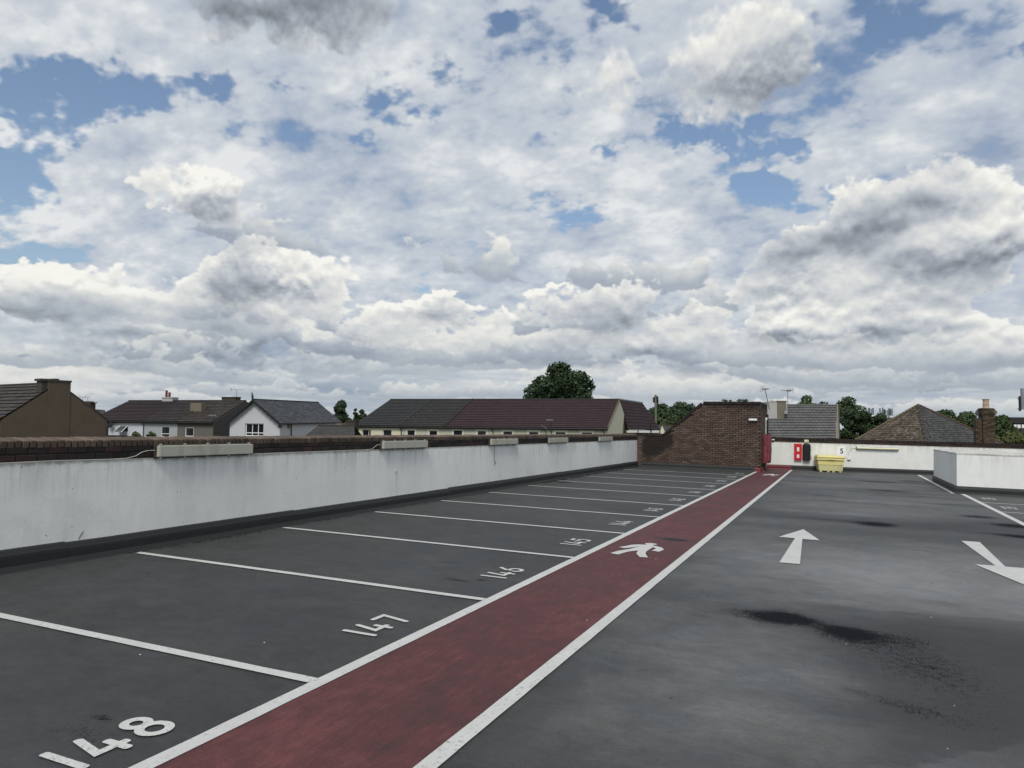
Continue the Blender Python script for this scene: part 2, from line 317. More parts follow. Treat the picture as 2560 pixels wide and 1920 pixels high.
    damp = N.blobs(wf2, [(.60,6.4,.80,.80,0,.70),(.60,5.3,.42,.75,10,.75),(.95,6.0,.6,1.2,0,.35),(.9,15.4,2.2,.9,0,.40),(2.6,16.0,1.2,1.8,0,.45),(-.45,7.1,.7,.28,0,.5),(.30,4.55,.30,.45,0,.45),(1.2,7.2,.9,.5,0,.3)])
    soft = N.ss(N.add(stain, damp), .10, 1.0, 0, .55)
    c = N.mix(soft, c, (.035, .036, .037))
    c = N.mix(N.mul(wet, .93), c, (.008, .009, .012))
    dots = N.ss(N.noise(flat, 9.0, 2, .5), .74, .76)
    c = N.mix(N.mul(dots, .7), c, (.02, .02, .02))
    N.put(B.inputs['Base Color'], c)
    N.put(B.inputs['Roughness'], N.ss(wet, 0, 1, .66, .9, False)); N.put(B.inputs['Specular IOR Level'], N.ss(wet, 0, 1, .28, .03, False))
    bump(N, B, N.mad(fine, 1.0, N.mul(grit, .6)), 0.006, 0.9)
    return m
def mat_red():
    m, N, B = newmat('walkway_red'); p = pos(N)
    n1 = N.noise(N.v('MULTIPLY', p, (1, .6, 1)), .9, 7, .62, .3); n2 = N.noise(p, 5, 6, .65); f = N.noise(p, 80, 4, .7)
    sc = N.noise(N.v('MULTIPLY', p, (6, 1.1, 1)), 3.0, 8, .75, .6)
    t = N.mad(N.sub(sc, .5), .8, N.mad(N.sub(n2, .5), .5, N.mad(N.sub(n1, .5), .7, .5)))
    r = N.n('ShaderNodeValToRGB'); N.put(r.inputs[0], t); e = r.color_ramp.elements
    e[0].position = .25; e[0].color = (.048, .028, .027, 1); e[1].position = .80; e[1].color = (.150, .051, .053, 1)
    k = e.new(.5); k.color = (.086, .032, .033, 1)
    c = N.v('SCALE', r.outputs[0], None, N.mad(N.sub(f, .5), .8, 1.0))
    stain = N.blobs(N.comb(N.sep(p)[0], N.sep(p)[1], 0), [(-2.2,11.03,.28,.17,0,1.4),(-2.7,11.2,.5,.12,0,.5),(-2.3,17.0,1.0,.7,0,.4),(-2.5,20.6,1.0,.5,0,.5),(-2.4,27.6,.6,.3,0,.6),(-2.3,31.4,.6,.5,0,.7),(-2.4,7.4,1.0,.9,0,.35)])
    s = N.mad(N.sub(N.noise(p, 30, 4, .7), .5), .9, stain)
    c = N.mix(N.ss(stain, .1, .8, 0, .5), c, (.045, .035, .036)); c = N.mix(N.ss(s, .8, 1.0, 0, .9), c, (.012, .01, .012))
    N.put(B.inputs['Base Color'], c); B.inputs['Roughness'].default_value = .7; B.inputs['Specular IOR Level'].default_value = .2
    bump(N, B, f, .003, .6); return m
def mat_paint(name='road_paint', base=(.49,.495,.47), wear=.56):
    m, N, B = newmat(name); p = pos(N)
    n1 = N.noise(p, 3, 6, .65); n2 = N.noise(p, 34, 5, .72); n3 = N.noise(p, 130, 3, .7)
    c = N.v('SCALE', base, None, N.mad(N.sub(n1, .5), .5, N.mad(N.sub(n3, .5), .8, 1.0)))
    wv = N.mad(N.sub(n1, .5), .35, n2)
    c = N.mix(N.ss(wv, wear, wear+.13, 0, .62), c, (.14, .14, .135))
    N.put(B.inputs['Base Color'], c); B.inputs['Roughness'].default_value = .6; bump(N, B, n3, .002, .4); return m
def mat_wall(name, base=(.80,.815,.785), top=1.12, tint=(.30,.29,.25)):
    m, N, B = newmat(name); p = pos(N); x, y, z = N.sep(p)
    h = N.sub(top, z)                                     # distance below the ledge
    st = N.noise(N.v('MULTIPLY', p, (3.1, 3.1, .25)), 2.2, 8, .72, .4); st2 = N.noise(N.v('MULTIPLY', p, (1.1, 1.1, .25)), 1.3, 5, .6)
    blot = N.noise(p, 3.2, 6, .65); f = N.noise(p, 45, 4, .65)
    c = N.v('SCALE', base, None, N.mad(N.sub(blot, .5), .16, N.mad(N.sub(f, .5), .12, 1.0)))
    run = N.mul(N.ss(N.mad(N.sub(st2, .5), .7, st), .40, .72), N.ss(h, .50, .0, .0, .42))
    c = N.mix(run, c, tint)
    c = N.mix(N.mul(N.ss(st, .35, .75, .0, .20), N.ss(st2, .35, .65)), c, (.40, .40, .36))
    pan = N.noise(N.comb(N.m('FLOOR', N.mul(x, .45)), N.m('FLOOR', N.mul(y, .62)), 0.0), 7.3, 1, .5)
    c = N.v('SCALE', c, None, N.mad(N.sub(pan, .5), .22, 1.0))
    c = N.mix(N.ss(N.noise(p, 1.1, 6, .7), .52, .70, 0, .22), c, (.50, .50, .44))
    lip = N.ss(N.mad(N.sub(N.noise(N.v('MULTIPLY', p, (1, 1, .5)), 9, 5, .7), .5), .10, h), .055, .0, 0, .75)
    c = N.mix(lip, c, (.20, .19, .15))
    v = N.n('ShaderNodeTexVoronoi', feature='F1'); N.put(v.inputs['Vector'], p); v.inputs['Scale'].default_value = 6.5
    dot = N.mul(N.ss(v.outputs['Distance'], .075, .045), N.ss(N.noise(p, 2.7, 3, .5), .44, .52))
    c = N.mix(N.mul(dot, .75), c, (.13, .12, .11))
    d2 = N.ss(N.noise(p, 26, 3, .6), .70, .76, 0, .45)
    c = N.mix(d2, c, (.25, .24, .22))
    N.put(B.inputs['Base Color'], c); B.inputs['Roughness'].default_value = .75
    bump(N, B, N.mad(f, .5, blot), .008, .5); return m
def mat_brick(name, cols, dark=.35, mossy=0.0, soot=False):
    m, N, B = newmat(name); p = pos(N); r = rnd(N)
    ramp_ = N.n('ShaderNodeValToRGB'); N.put(ramp_.inputs[0], r); e = ramp_.color_ramp.elements
    e[0].position = 0; e[0].color = (*cols[0], 1); e[1].position = 1; e[1].color = (*cols[-1], 1)
    for i, cc in enumerate(cols[1:-1]): k = e.new((i+1)/(len(cols)-1)); k.color = (*cc, 1)
    n = N.noise(p, 24, 5, .7); n2 = N.noise(p, 1.1, 5, .62)
    c = N.v('SCALE', ramp_.outputs[0], None, N.mad(N.sub(n, .5), .9, 1.0))
    c = N.mix(N.ss(n2, .45, .68, 0, dark), c, (.018, .016, .015))
    if soot:
        x_, y_, z_ = N.sep(p); q_ = N.v('ADD', N.comb(x_, z_, 0.0), N.v('SCALE', N.v('SUBTRACT', N.noise(p, 2.2, 5, .6, color=True), (.5, .5, .5)), None, .5))
        sm = N.blobs(q_, [(-7.4,.9,.35,.7,0,.9),(-6.9,1.0,.35,.5,0,1.0),(-6.5,1.15,.25,.35,0,.9),(-6.0,.6,.3,.3,0,.4),(-4.2,2.72,2.2,.16,0,.9),(-3.2,2.6,.7,.2,0,.6),(-3.0,1.9,.12,.3,0,.4)])
        c = N.mix(N.ss(sm, .2, .9, 0, .85), c, (.014, .013, .012))
    if mossy: c = N.mix(N.ss(N.noise(p, 6, 5, .7), .5, .75, 0, mossy), c, (.12, .115, .06))
    N.put(B.inputs['Base Color'], c); B.inputs['Roughness'].default_value = .85; B.inputs['Specular IOR Level'].default_value = .25
    bump(N, B, n, .006, .8); return m
def mat_tiles(name, cols, lichen=0.0, lc=(.30,.28,.2), rough=.7, streak=.3):
    m, N, B = newmat(name); p = pos(N); r = rnd(N)
    q = N.n('ShaderNodeValToRGB'); N.put(q.inputs[0], r); e = q.color_ramp.elements
    e[0].position = 0; e[0].color = (*cols[0], 1); e[1].position = 1; e[1].color = (*cols[-1], 1)
    for i, cc in enumerate(cols[1:-1]): k = e.new((i+1)/(len(cols)-1)); k.color = (*cc, 1)
    n = N.noise(p, 1.0, 6, .65); n2 = N.noise(p, 9, 5, .7)
    c = N.v('SCALE', q.outputs[0], None, N.mad(N.sub(n, .5), 1.1*streak*2, N.mad(N.sub(n2, .5), .5, 1.0)))
    if lichen: c = N.mix(N.ss(N.mad(N.sub(n, .5), .5, N.noise(p, 5.5, 5, .7)), .5, .72, 0, lichen), c, lc)
    N.put(B.inputs['Base Color'], c); B.inputs['Roughness'].default_value = rough; B.inputs['Specular IOR Level'].default_value = .3
    return m
def mat_leaf(name, a, b):
    m, N, B = newmat(name); r = N.n('ShaderNodeNewGeometry').outputs['Random Per Island']; p = pos(N)
    f = N.mad(N.sub(N.noise(p, .7, 3, .6), .5), 1.2, r)
    N.put(B.inputs['Base Color'], N.mix(f, a, b)); B.inputs['Roughness'].default_value = .55; B.inputs['Specular IOR Level'].default_value = .25  # b is lifted: sunlit leaves painted in as random paler tone
    return m
def mat_glass(name='window_glass'):
    m, N, B = newmat(name)
    B.inputs['Base Color'].default_value = (.02, .024, .028, 1); B.inputs['Roughness'].default_value = .06
    B.inputs['Alpha'].default_value = .55; return m

M = {}
M['deck'] = mat_deck(); M['red'] = mat_red(); M['paint'] = mat_paint(); M['paintb'] = mat_paint('road_paint_worn', (.52,.52,.50), .53)
M['wallL'] = mat_wall('white_wall_left'); M['wallF'] = mat_wall('white_wall_far', (.75,.76,.73), 1.19, (.36,.34,.28)); M['wallB'] = mat_wall('white_block', (.78,.79,.765), 1.16, (.42,.41,.36))
M['upstand'] = simple('grey_upstand', (.022,.024,.024), .6, .2, 3.0, spec=.25)
M['upred'] = simple('red_upstand', (.11,.012,.018), .6, .2, 4)
M['brickL'] = mat_brick('coping_brick', [(0.098,0.072,0.055),(0.137,0.102,0.078),(0.070,0.056,0.046),(0.156,0.118,0.090),(0.109,0.076,0.060)], .35, .12)
M['brickD'] = mat_brick('dark_brick', [(0.022,0.019,0.018),(0.035,0.028,0.025),(0.016,0.014,0.014),(0.053,0.030,0.026),(0.028,0.024,0.021)], .3)
M['brickT'] = mat_brick('tower_brick', [(0.086,0.057,0.044),(0.114,0.081,0.063),(0.065,0.044,0.037),(0.134,0.099,0.080),(0.096,0.057,0.046),(0.063,0.048,0.040)], .16, soot=True)
M['brickY'] = mat_brick('stock_brick', [(.075,.056,.036),(.13,.095,.060),(.040,.030,.022),(.085,.056,.038)], .45)
M['mortar'] = simple('mortar', (.062,.054,.047), .9, .25, 9)
M['mortarD'] = simple('dark_mortar', (.010,.0095,.009), .9, .2, 9)
M['copest'] = simple('mossy_coping', (.075,.066,.052), .9, .35, 5)
M['diff'] = simple('diffuser_cream', (.42,.42,.345), .35, .12, 7, spec=.5, grime=.35); M['tray'] = simple('lamp_tray', (.05,.05,.05), .5, .2, 5)
M['clip'] = simple('metal_clip', (.6,.6,.6), .35, .1, 9, metal=.6); M['cable'] = simple('white_cable', (.55,.55,.52), .6, .15, 9)
M['white'] = simple('white_plastic', (.78,.78,.76), .5, .06, 6); M['black'] = simple('black_plastic', (.008,.008,.009), .5, .1, 6)
M['redbox'] = simple('red_enamel', (.55,.012,.022), .4, .06, 6, spec=.5); M['redvinyl'] = simple('red_vinyl', (.17,.035,.048), .6, .8, 6, grime=.5)
M['grit'] = simple('grit_bin_yellow', (.70,.62,.25), .5, .1, 5, grime=.25); M['gritlow'] = simple('grit_bin_pale', (.60,.56,.28), .5, .16, 6, grime=.3)
M['tube'] = simple('tube_cream', (.72,.70,.48), .4, .08, 6); M['signw'] = simple('sign_white', (.82,.84,.87), .45, .03, 4)
M['ground'] = simple('town_ground', (.09,.10,.07), .95, .3, .2)
M['render_brown'] = simple('brown_roughcast', (.088,.068,.049), .95, .22, 1.2, grime=.4)
M['render_white'] = simple('white_render', (.50,.53,.56), .85, .06, 1.0); M['render_pale'] = simple('pale_grey_render', (.34,.355,.37), .85, .06, 1.0)
M['render_tan'] = simple('tan_render', (.125,.112,.10), .9, .12, 1.5); M['render_taupe_shade'] = simple('taupe_and_shade_render', (.062,.056,.053), .9, .12, 1.5)  # taupe doubles as shade painted onto the tan house gable end
M['render_cream'] = simple('cream_render', (.62,.59,.45), .85, .07, 1.0); M['render_ivory'] = simple('ivory_render', (.46,.45,.36), .85, .08, 1.0, grime=.12)
M['render_c'] = simple('lilac_white_render', (.50,.51,.53), .85, .05, 1.0)
M['wood'] = simple('black_bargeboard', (.015,.016,.018), .6, .1, 4); M['gutter'] = simple('black_gutter', (.018,.018,.02), .5, .1, 4)
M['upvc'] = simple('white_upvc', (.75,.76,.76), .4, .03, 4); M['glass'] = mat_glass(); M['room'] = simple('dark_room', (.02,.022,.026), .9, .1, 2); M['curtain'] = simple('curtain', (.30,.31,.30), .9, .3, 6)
M['blind'] = simple('pale_blind', (.42,.45,.47), .8, .05, 3)
M['t_brown'] = mat_tiles('brown_tiles', [(0.037,0.031,0.027),(0.053,0.043,0.037),(0.030,0.026,0.024)], .3, (.12,.11,.09))
M['t_red'] = mat_tiles('dark_red_tiles', [(.034,.016,.018),(.041,.020,.021),(.030,.015,.017)], .0)
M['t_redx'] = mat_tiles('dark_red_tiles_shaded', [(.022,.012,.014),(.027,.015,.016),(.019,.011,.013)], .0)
M['t_char'] = mat_tiles('charcoal_tiles', [(.026,.026,.027),(.031,.031,.032),(.022,.022,.023)], .0)
M['t_char2'] = mat_tiles('olive_black_tiles', [(.025,.0245,.022),(.031,.030,.027),(.020,.0195,.018)], .2, (.07,.068,.05))
M['t_mix'] = mat_tiles('weathered_tiles', [(.028,.020,.020),(.036,.033,.031),(.022,.018,.018),(.036,.023,.023)], .3, (.10,.10,.09))
M['t_plum'] = mat_tiles('plum_tiles', [(.026,.016,.018),(.031,.019,.020),(.022,.014,.016)], .0)
M['t_slate'] = mat_tiles('slates', [(.030,.032,.035),(.042,.044,.049),(.023,.025,.028),(.075,.078,.080),(.032,.034,.038)], .2, (.14,.14,.14), .5)
M['t_grey'] = mat_tiles('grey_tiles', [(.105,.106,.103),(.12,.12,.116),(.092,.094,.093)], .15, (.13,.14,.12))
M['t_hipb'] = mat_tiles('hip_brown_tiles', [(0.066,0.048,0.034),(0.110,0.090,0.066),(0.040,0.030,0.022),(0.165,0.143,0.110),(0.070,0.042,0.024)], .35, (.24,.21,.15))
M['t_hipg'] = mat_tiles('hip_slates', [(.045,.046,.047),(.070,.070,.070),(.032,.034,.035),(.10,.10,.095)], .4, (.20,.18,.14))
M['t_small'] = mat_tiles('moss_grey_roof', [(.038,.040,.038),(.052,.052,.048)], .5, (.06,.062,.058))
M['lichen_ridge'] = simple('lichen_ridge', (.12,.10,.065), .9, .5, 5); M['ridge_red'] = simple('ridge_terracotta', (.10,.058,.046), .9, .35, 4)
M['ridge_dark'] = simple('ridge_dark', (.028,.027,.026), .85, .25, 3); M['lead'] = simple('lead_flashing', (.20,.22,.25), .6, .15, 3)
M['leaf'] = mat_leaf('leaf_dark', (.020,.036,.014), (.075,.112,.040)); M['leaf2'] = mat_leaf('leaf_deep', (.013,.027,.012), (.048,.080,.032))
M['leaf3'] = mat_leaf('leaf_bright', (.045,.062,.020), (.11,.13,.045)); M['bark'] = simple('bark', (.06,.05,.04), .9, .3, 3)
M['pot_red'] = simple('red_pot', (.14,.035,.025), .8, .2, 4); M['pot_buff'] = simple('buff_pot', (.42,.33,.24), .8, .25, 6); M['stack_pale'] = simple('pale_stack', (.40,.40,.38), .9, .1, 3, grime=.15)
M['stack_buff'] = simple('buff_stack', (.17,.145,.11), .9, .12, 3, grime=.2); M['stack_dark'] = simple('dark_stack', (0.053,0.045,0.036), .95, .3, 2, grime=.5)
M['metal'] = simple('grey_metal', (.20,.21,.22), .45, .1, 4, metal=.5); M['pole'] = simple('pole_timber', (.17,.15,.12), .9, .2, 3); M['debris'] = simple('leaf_litter', (.02,.018,.014), .95, .4, 20)
M['greyglass'] = simple('open_pane', (.075,.085,.082), .15, .2, 3, spec=.5); M['fascia'] = simple('fascia_white', (.66,.66,.64), .6, .05, 3)

# ------------------------------------------------------------------ mesh helpers
class MB:
    def __init__(s): s.v = []; s.f = []; s.mi = []; s.k = 0
    def face(s, pts):
        b = len(s.v); s.v += [tuple(p) for p in pts]; s.f.append(tuple(range(b, b+len(pts)))); s.mi.append(s.k)
    def hexa(s, p):     # p: 8 points, bottom 0-3 (ccw from above), top 4-7
        b = len(s.v); s.v += [tuple(q) for q in p]
        for f in ((0,3,2,1),(4,5,6,7),(0,1,5,4),(1,2,6,5),(2,3,7,6),(3,0,4,7)): s.f.append(tuple(b+i for i in f)); s.mi.append(s.k)
    def box(s, x0, x1, y0, y1, z0, z1):
        s.hexa([(x0,y0,z0),(x1,y0,z0),(x1,y1,z0),(x0,y1,z0),(x0,y0,z1),(x1,y0,z1),(x1,y1,z1),(x0,y1,z1)])
    def fbox(s, fr, s0, s1, d0, d1, z0, z1):
        s.hexa([fr.P(a, b, c) for c in (z0, z1) for a, b in ((s0,d0),(s1,d0),(s1,d1),(s0,d1))])
    def tube(s, pts, rad, n=8, cap=True):
        pts = [Vector(p) for p in pts]; rr = rad if isinstance(rad, (list, tuple)) else [rad]*len(pts)
        b = len(s.v); up = None
        for i, p in enumerate(pts):
            t = (pts[min(i+1, len(pts)-1)]-pts[max(i-1, 0)]).normalized()
            if up is None: up = t.orthogonal().normalized()
            up = (up-t*up.dot(t)).normalized(); w = t.cross(up)
            for j in range(n):
                a = 2*math.pi*j/n; s.v.append(tuple(p+(up*math.cos(a)+w*math.sin(a))*rr[i]))
        for i in range(len(pts)-1):
            for j in range(n):
                s.f.append((b+i*n+j, b+i*n+(j+1)%n, b+(i+1)*n+(j+1)%n, b+(i+1)*n+j)); s.mi.append(s.k)
        if cap:
            s.f.append(tuple(b+j for j in reversed(range(n)))); s.mi.append(s.k)
            e = b+(len(pts)-1)*n; s.f.append(tuple(e+j for j in range(n))); s.mi.append(s.k)
    def prism(s, poly, ax):   # poly: list of 3D points, extruded by vector ax
        ax = Vector(ax); b = len(s.v); n = len(poly); P = [Vector(p) for p in poly]
        s.v += [tuple(p) for p in P]+[tuple(p+ax) for p in P]
        s.f.append(tuple(range(b, b+n))); s.f.append(tuple(reversed(range(b+n, b+2*n)))); s.mi += [s.k, s.k]
        for i in range(n):
            j = (i+1) % n; s.f.append((b+i, b+n+i, b+n+j, b+j)); s.mi.append(s.k)
    def build(s, name, mats, parent=None, smooth=False, **props):
        me = bpy.data.meshes.new(name); me.from_pydata(s.v, [], s.f)
        for mt in (mats if isinstance(mats, (list, tuple)) else [mats]): me.materials.append(mt)
        me.polygons.foreach_set('material_index', s.mi)
        if smooth: me.polygons.foreach_set('use_smooth', [True]*len(s.f))
        bm = bmesh.new(); bm.from_mesh(me); bmesh.ops.recalc_face_normals(bm, faces=bm.faces); bm.to_mesh(me); bm.free()
        me.update()
        o = bpy.data.objects.new(name, me); COL.objects.link(o)
        if parent is not None: o.parent = parent
        for k, v in props.items(): o[k] = v
        return o
TOWN_ROOTS = []
def thing(name, label, cat, group=None, loc=(0, 0, 0), town=False):
    o = bpy.data.objects.new(name, None); COL.objects.link(o); o.location = loc; o['label'] = label; o['category'] = cat
    o.empty_display_size = .2
    if group: o['group'] = group
    if town: TOWN_ROOTS.append(o)
    return o
def tag(o, label, cat, group=None, town=False):
    o['label'] = label; o['category'] = cat
    if group: o['group'] = group
    if town: TOWN_ROOTS.append(o)
    return o
def struct(o, town=False):
    o['kind'] = 'structure'
    if town: TOWN_ROOTS.append(o)
    return o
def copy_tree(o, dz, parent=None):
    c = o.copy(); COL.objects.link(c)
    if parent is None: c.location = o.location+Vector(dz)
    else: c.parent = parent
    for ch in o.children: copy_tree(ch, dz, c)
    return c

# ------------------------------------------------------------------ the deck
WX = -7.87                     # inner face of the left parapet wall
FA, FB = Vector((-2.82, 33.60, 0)), Vector((13.0, 36.9, 0))      # far wall, a little out of square
fu = (FB-FA).normalized(); fn_ = Vector((fu.y, -fu.x, 0))        # along it / out of it towards the deck
def fpt(s, d, z): return FA+fu*s+fn_*d+Vector((0, 0, z))

mb = MB(); mb.face([(WX-.2,-6,0),(13.2,-6,0),(13.2,37.1,0),(WX-.2,35,0)]); deck = struct(mb.build('parking_deck', M['deck']))
mb = MB(); mb.box(WX-.2, 13.2, -6, 37.2, -5.6, -.02); struct(mb.build('car_park_building', M['mortar']))
XL, XR, LW = -3.03, -1.854, .102
mb = MB(); mb.face([(XL+.02,-3,.004),(XR+.03,-3,.004),(XR+.03,33.75,.004),(XL+.02,30.8,.004)])
mb.face([(XL+.02,30.8,.004),(XR+.03,33.75,.004),(-2.75,33.55,.004),(-2.75,30.85,.004)]) if False else None
struct(mb.build('walkway', M['red']))

def wobbly(x0, x1, y0, y1, z, along='y', amp=.004, step=.12):
    """painted stripe with slightly uneven edges"""
    mb = MB(); a0, a1, b0, b1 = (y0, y1, x0, x1) if along == 'y' else (x0, x1, y0, y1)
    n = max(2, int((a1-a0)/step)); last = None; sd = R.random()*50
    for i in range(n+1):
        a = a0+(a1-a0)*i/n; j0 = amp*mnoise.noise((a*3, sd, 0)); j1 = amp*mnoise.noise((a*3, sd+9, 0))
        cur = [(b0+j0, a, z), (b1+j1, a, z)] if along == 'y' else [(a, b0+j0, z), (a, b1+j1, z)]
        if last: mb.face([last[0], last[1], cur[1], cur[0]])
        last = cur
    return mb
tag(wobbly(XL, XL+LW, -3, 30.75, .008).build('painted_line', M['paint']), 'long white line along the left edge of the red walkway', 'painted line')
tag(wobbly(XR, XR+LW, -3, 33.45, .008).build('painted_line', M['paint']), 'long white line along the right edge of the red walkway, beside the driving lane', 'painted line')
tag(wobbly(3.18, 3.30, 6, 24.26, .008).build('painted_line', M['paintb']), 'long white line edging the right-hand bays, in front of the white block', 'painted line')
tag(wobbly(2.97, 3.08, 24.3, 34.3, .008).build('painted_line', M['paintb']), 'short white line running past the side of the white block to the far wall', 'painted line')
BAYY = [3.85+2.415*k for k in range(11)]
for i, v in enumerate((3.82, 6.28, 8.81, 11.21, 13.62, 15.95, 18.42, 20.62, 23.12, 25.45, 27.95)): BAYY[i] = v
for k, y in enumerate(BAYY):
    tag(wobbly(-7.66, XL-.002, y-.045, y+.045, .008, 'x').build('bay_line', M['paint']), 'white bay line between spaces %d and %d, %s' % (148-k, 147-k, ['nearest of the row', 'second nearest', 'third nearest', 'fourth nearest', 'fifth nearest', 'middle of the row', 'fifth from the far end', 'fourth from the far end', 'third from the far end', 'second from the far end', 'farthest of the row'][k]), 'bay line', 'bay lines on the left side')
for y, l in ((21.62, 'far'), (19.22, 'near')):
    tag(wobbly(3.302, 8.6, y-.045, y+.045, .008, 'x').build('bay_line', M['paint']), ('white bay line on the right, the one nearer the white block' if l == 'far' else 'white bay line on the right, the one farther from the white block'), 'bay line', 'bay lines on the right side')

# --- painted numerals (stroke lettering)
def ell(cx, cy, rx, ry, a0, a1, n=18): return [(cx+rx*math.cos(math.radians(a0+(a1-a0)*i/n)), cy+ry*math.sin(math.radians(a0+(a1-a0)*i/n))) for i in range(n+1)]
GL = {'1': [[(.12,0),(.12,1)]],
 '2': [ell(.45,.72,.38,.22,160,-40,12)+[(.05,.08),(.95,.08)]],
 '3': [ell(.42,.74,.36,.21,150,-80,12)+ell(.44,.29,.42,.25,80,-150,14)],
 '4': [[(.38,1),(.08,.27),(1.0,.27)], [(.72,.55),(.72,.02)]],
 '5': [[(.92,.93),(.24,.93),(.16,.56)]+ell(.42,.33,.46,.28,110,-140,14)],
 '6': [[(.80,1.0),(.30,.62)]+ell(.50,.28,.42,.25,150,-210,20)],
 '7': [[(0,.94),(.92,.94),(.52,0)]],
 '8': [ell(.5,.745,.33,.20,0,360,22), ell(.5,.27,.41,.25,0,360,22)],
 '9': [ell(.48,.70,.38,.25,0,360,20), [(.86,.66),(.60,0)]],
 '0': [ell(.5,.5,.42,.45,0,360,24)]}
def ribbon(mb, pts, w, z, xf, wob=0):
    P = [Vector((a, b)) for a, b in pts]; closed = (P[0]-P[-1]).length < 1e-4; n = len(P)
    L = []; Rr = []
    for i in range(n):
        if closed: a, b = P[(i-1) % (n-1)], P[(i+1) % (n-1)]
        else: a, b = P[max(i-1, 0)], P[min(i+1, n-1)]
        d1 = (P[i]-a).normalized() if (P[i]-a).length > 1e-6 else (b-P[i]).normalized()
        d2 = (b-P[i]).normalized() if (b-P[i]).length > 1e-6 else d1
        t = (d1+d2).normalized(); nrm = Vector((-t.y, t.x)); k = w/2/max(.45, nrm.dot(Vector((-d1.y, d1.x))))
        L.append(P[i]+nrm*k); Rr.append(P[i]-nrm*k)
    for i in range(n-1): mb.face([xf(L[i], z), xf(Rr[i], z), xf(Rr[i+1], z), xf(L[i+1], z)])
    if not closed:      # rounded ends
        for e, q in ((0, 1), (n-1, n-2)):
            d = (P[e]-P[q]).normalized(); s = Vector((-d.y, d.x)); arc = [P[e]+s*(w/2)*math.cos(a)+d*(w*.28)*math.sin(a) for a in [math.pi*i/6 for i in range(7)]]
            mb.face([xf(p, z) for p in arc])
def numeral(text, x_top, y0, adv, upx, label, size=(.180,.29), stroke=.050, mat='paint', group='painted bay numbers'):
    t = thing('bay_number', label, 'bay number', group, (x_top, y0, 0)); cur = 0
    for ch in text:
        w = .05 if ch == '1' else size[0]
        mb = MB()
        for si, st in enumerate(GL[ch]):
            pts = [((0 if ch == '1' else a*size[0])+cur+(.03 if ch == '1' else 0), b*size[1]) for a, b in st]
            # text runs along adv (+y or -y); its top points to upx
            xf = lambda p, z: ((size[1]-p.y)*(-upx), p.x*adv, z)
            ribbon(mb, pts, stroke, .008+.0005*si, xf)
        mb.build('digit', M[mat], t); cur += w+(.085 if ch == '1' else .075)
    return t
ORD = ['nearest and largest', 'second from the viewer', 'third from the viewer', 'fourth from the viewer', 'fifth from the viewer', 'sixth from the viewer', 'seventh from the viewer', 'eighth from the viewer', 'ninth from the viewer', 'tenth from the viewer', 'last but one', 'farthest, before the tower']
NUMY = [2.36, 4.79, 7.22, 9.72, 12.10, 14.50, 16.90, 19.25, 21.60, 24.0, 26.4, 28.75]
for k, y in enumerate(NUMY):
    n = 148-k
    numeral(str(n), -3.505 if k == 0 else -3.545, y+(.02 if k == 0 else 0), 1, -1, 'white painted bay number %d, %s along the walkway' % (n, ORD[k]), stroke=.049 if k == 0 else .046, mat='paintb' if k == 0 else 'paint')
for n, y, q in ((153, 23.30, 'on the right-hand bay closest to the white block'), (152, 20.72, 'on the second right-hand bay from the white block'), (151, 18.2, 'cut by the right edge, third bay from the white block')):
    numeral(str(n), 3.80, y, -1, 1, 'faint white bay number '+q, mat='paintb', group='painted bay numbers')

def flat_mark(name, pts, z=.008, off=(0, 0)):
    from mathutils.geometry import tessellate_polygon
    P = [Vector((p[0]+off[0], p[1]+off[1], z)) for p in pts]; T = tessellate_polygon([P])
    me = bpy.data.meshes.new(name); me.from_pydata([tuple(p) for p in P], [], [tuple(t) for t in T]); me.materials.append(M['paint'])
    bm = bmesh.new(); bm.from_mesh(me); bmesh.ops.recalc_face_normals(bm, faces=bm.faces)
    for f in bm.faces:
        if f.normal.z < 0: f.normal_flip()
    bm.to_mesh(me); bm.free()
    o = bpy.data.objects.new(name, me); COL.objects.link(o); return o
PED = [(-2.75,9.90),(-2.66,9.855),(-2.575,9.99),(-2.515,10.15),(-2.575,9.84),(-2.68,9.58),(-2.715,9.37),(-2.60,9.325),(-2.54,9.62),(-2.45,9.77),(-2.41,9.53),(-2.31,9.30),(-2.205,9.32),(-2.305,9.59),(-2.335,9.78),
       (-2.335,10.15),(-2.29,10.10),(-2.27,10.03),(-2.29,9.87),(-2.18,9.83),(-2.155,10.04),(-2.215,10.18),(-2.31,10.27),(-2.385,10.31),(-2.37,10.36),(-2.335,10.42),(-2.36,10.47),(-2.41,10.495),(-2.48,10.475),(-2.51,10.42),(-2.50,10.37),(-2.46,10.31),(-2.565,10.28),(-2.64,10.20),(-2.69,10.04)]
tag(flat_mark('pedestrian_symbol', PED, .009), 'white walking figure painted mid-way along the red walkway', 'pedestrian symbol', 'pedestrian symbols on the walkway')
tag(flat_mark('pedestrian_symbol', PED, .009, (.15, 19.28)), 'small far white walking figure at the end of the red walkway', 'pedestrian symbol', 'pedestrian symbols on the walkway')
tag(flat_mark('direction_arrow', [(-.53,13.45),(-.84,12.27),(-.605,12.25),(-.67,9.9),(-.43,9.92),(-.495,12.23),(-.25,12.25)], .008), 'white lane arrow pointing away towards the far wall', 'painted arrow', 'lane arrows')
tag(flat_mark('direction_arrow', [(1.78,13.53),(2.03,13.54),(1.955,11.20),(2.21,11.22),(1.915,9.98),(1.62,11.18),(1.85,11.21)], .008), 'white lane arrow pointing back towards the viewer, at the right', 'painted arrow', 'lane arrows')

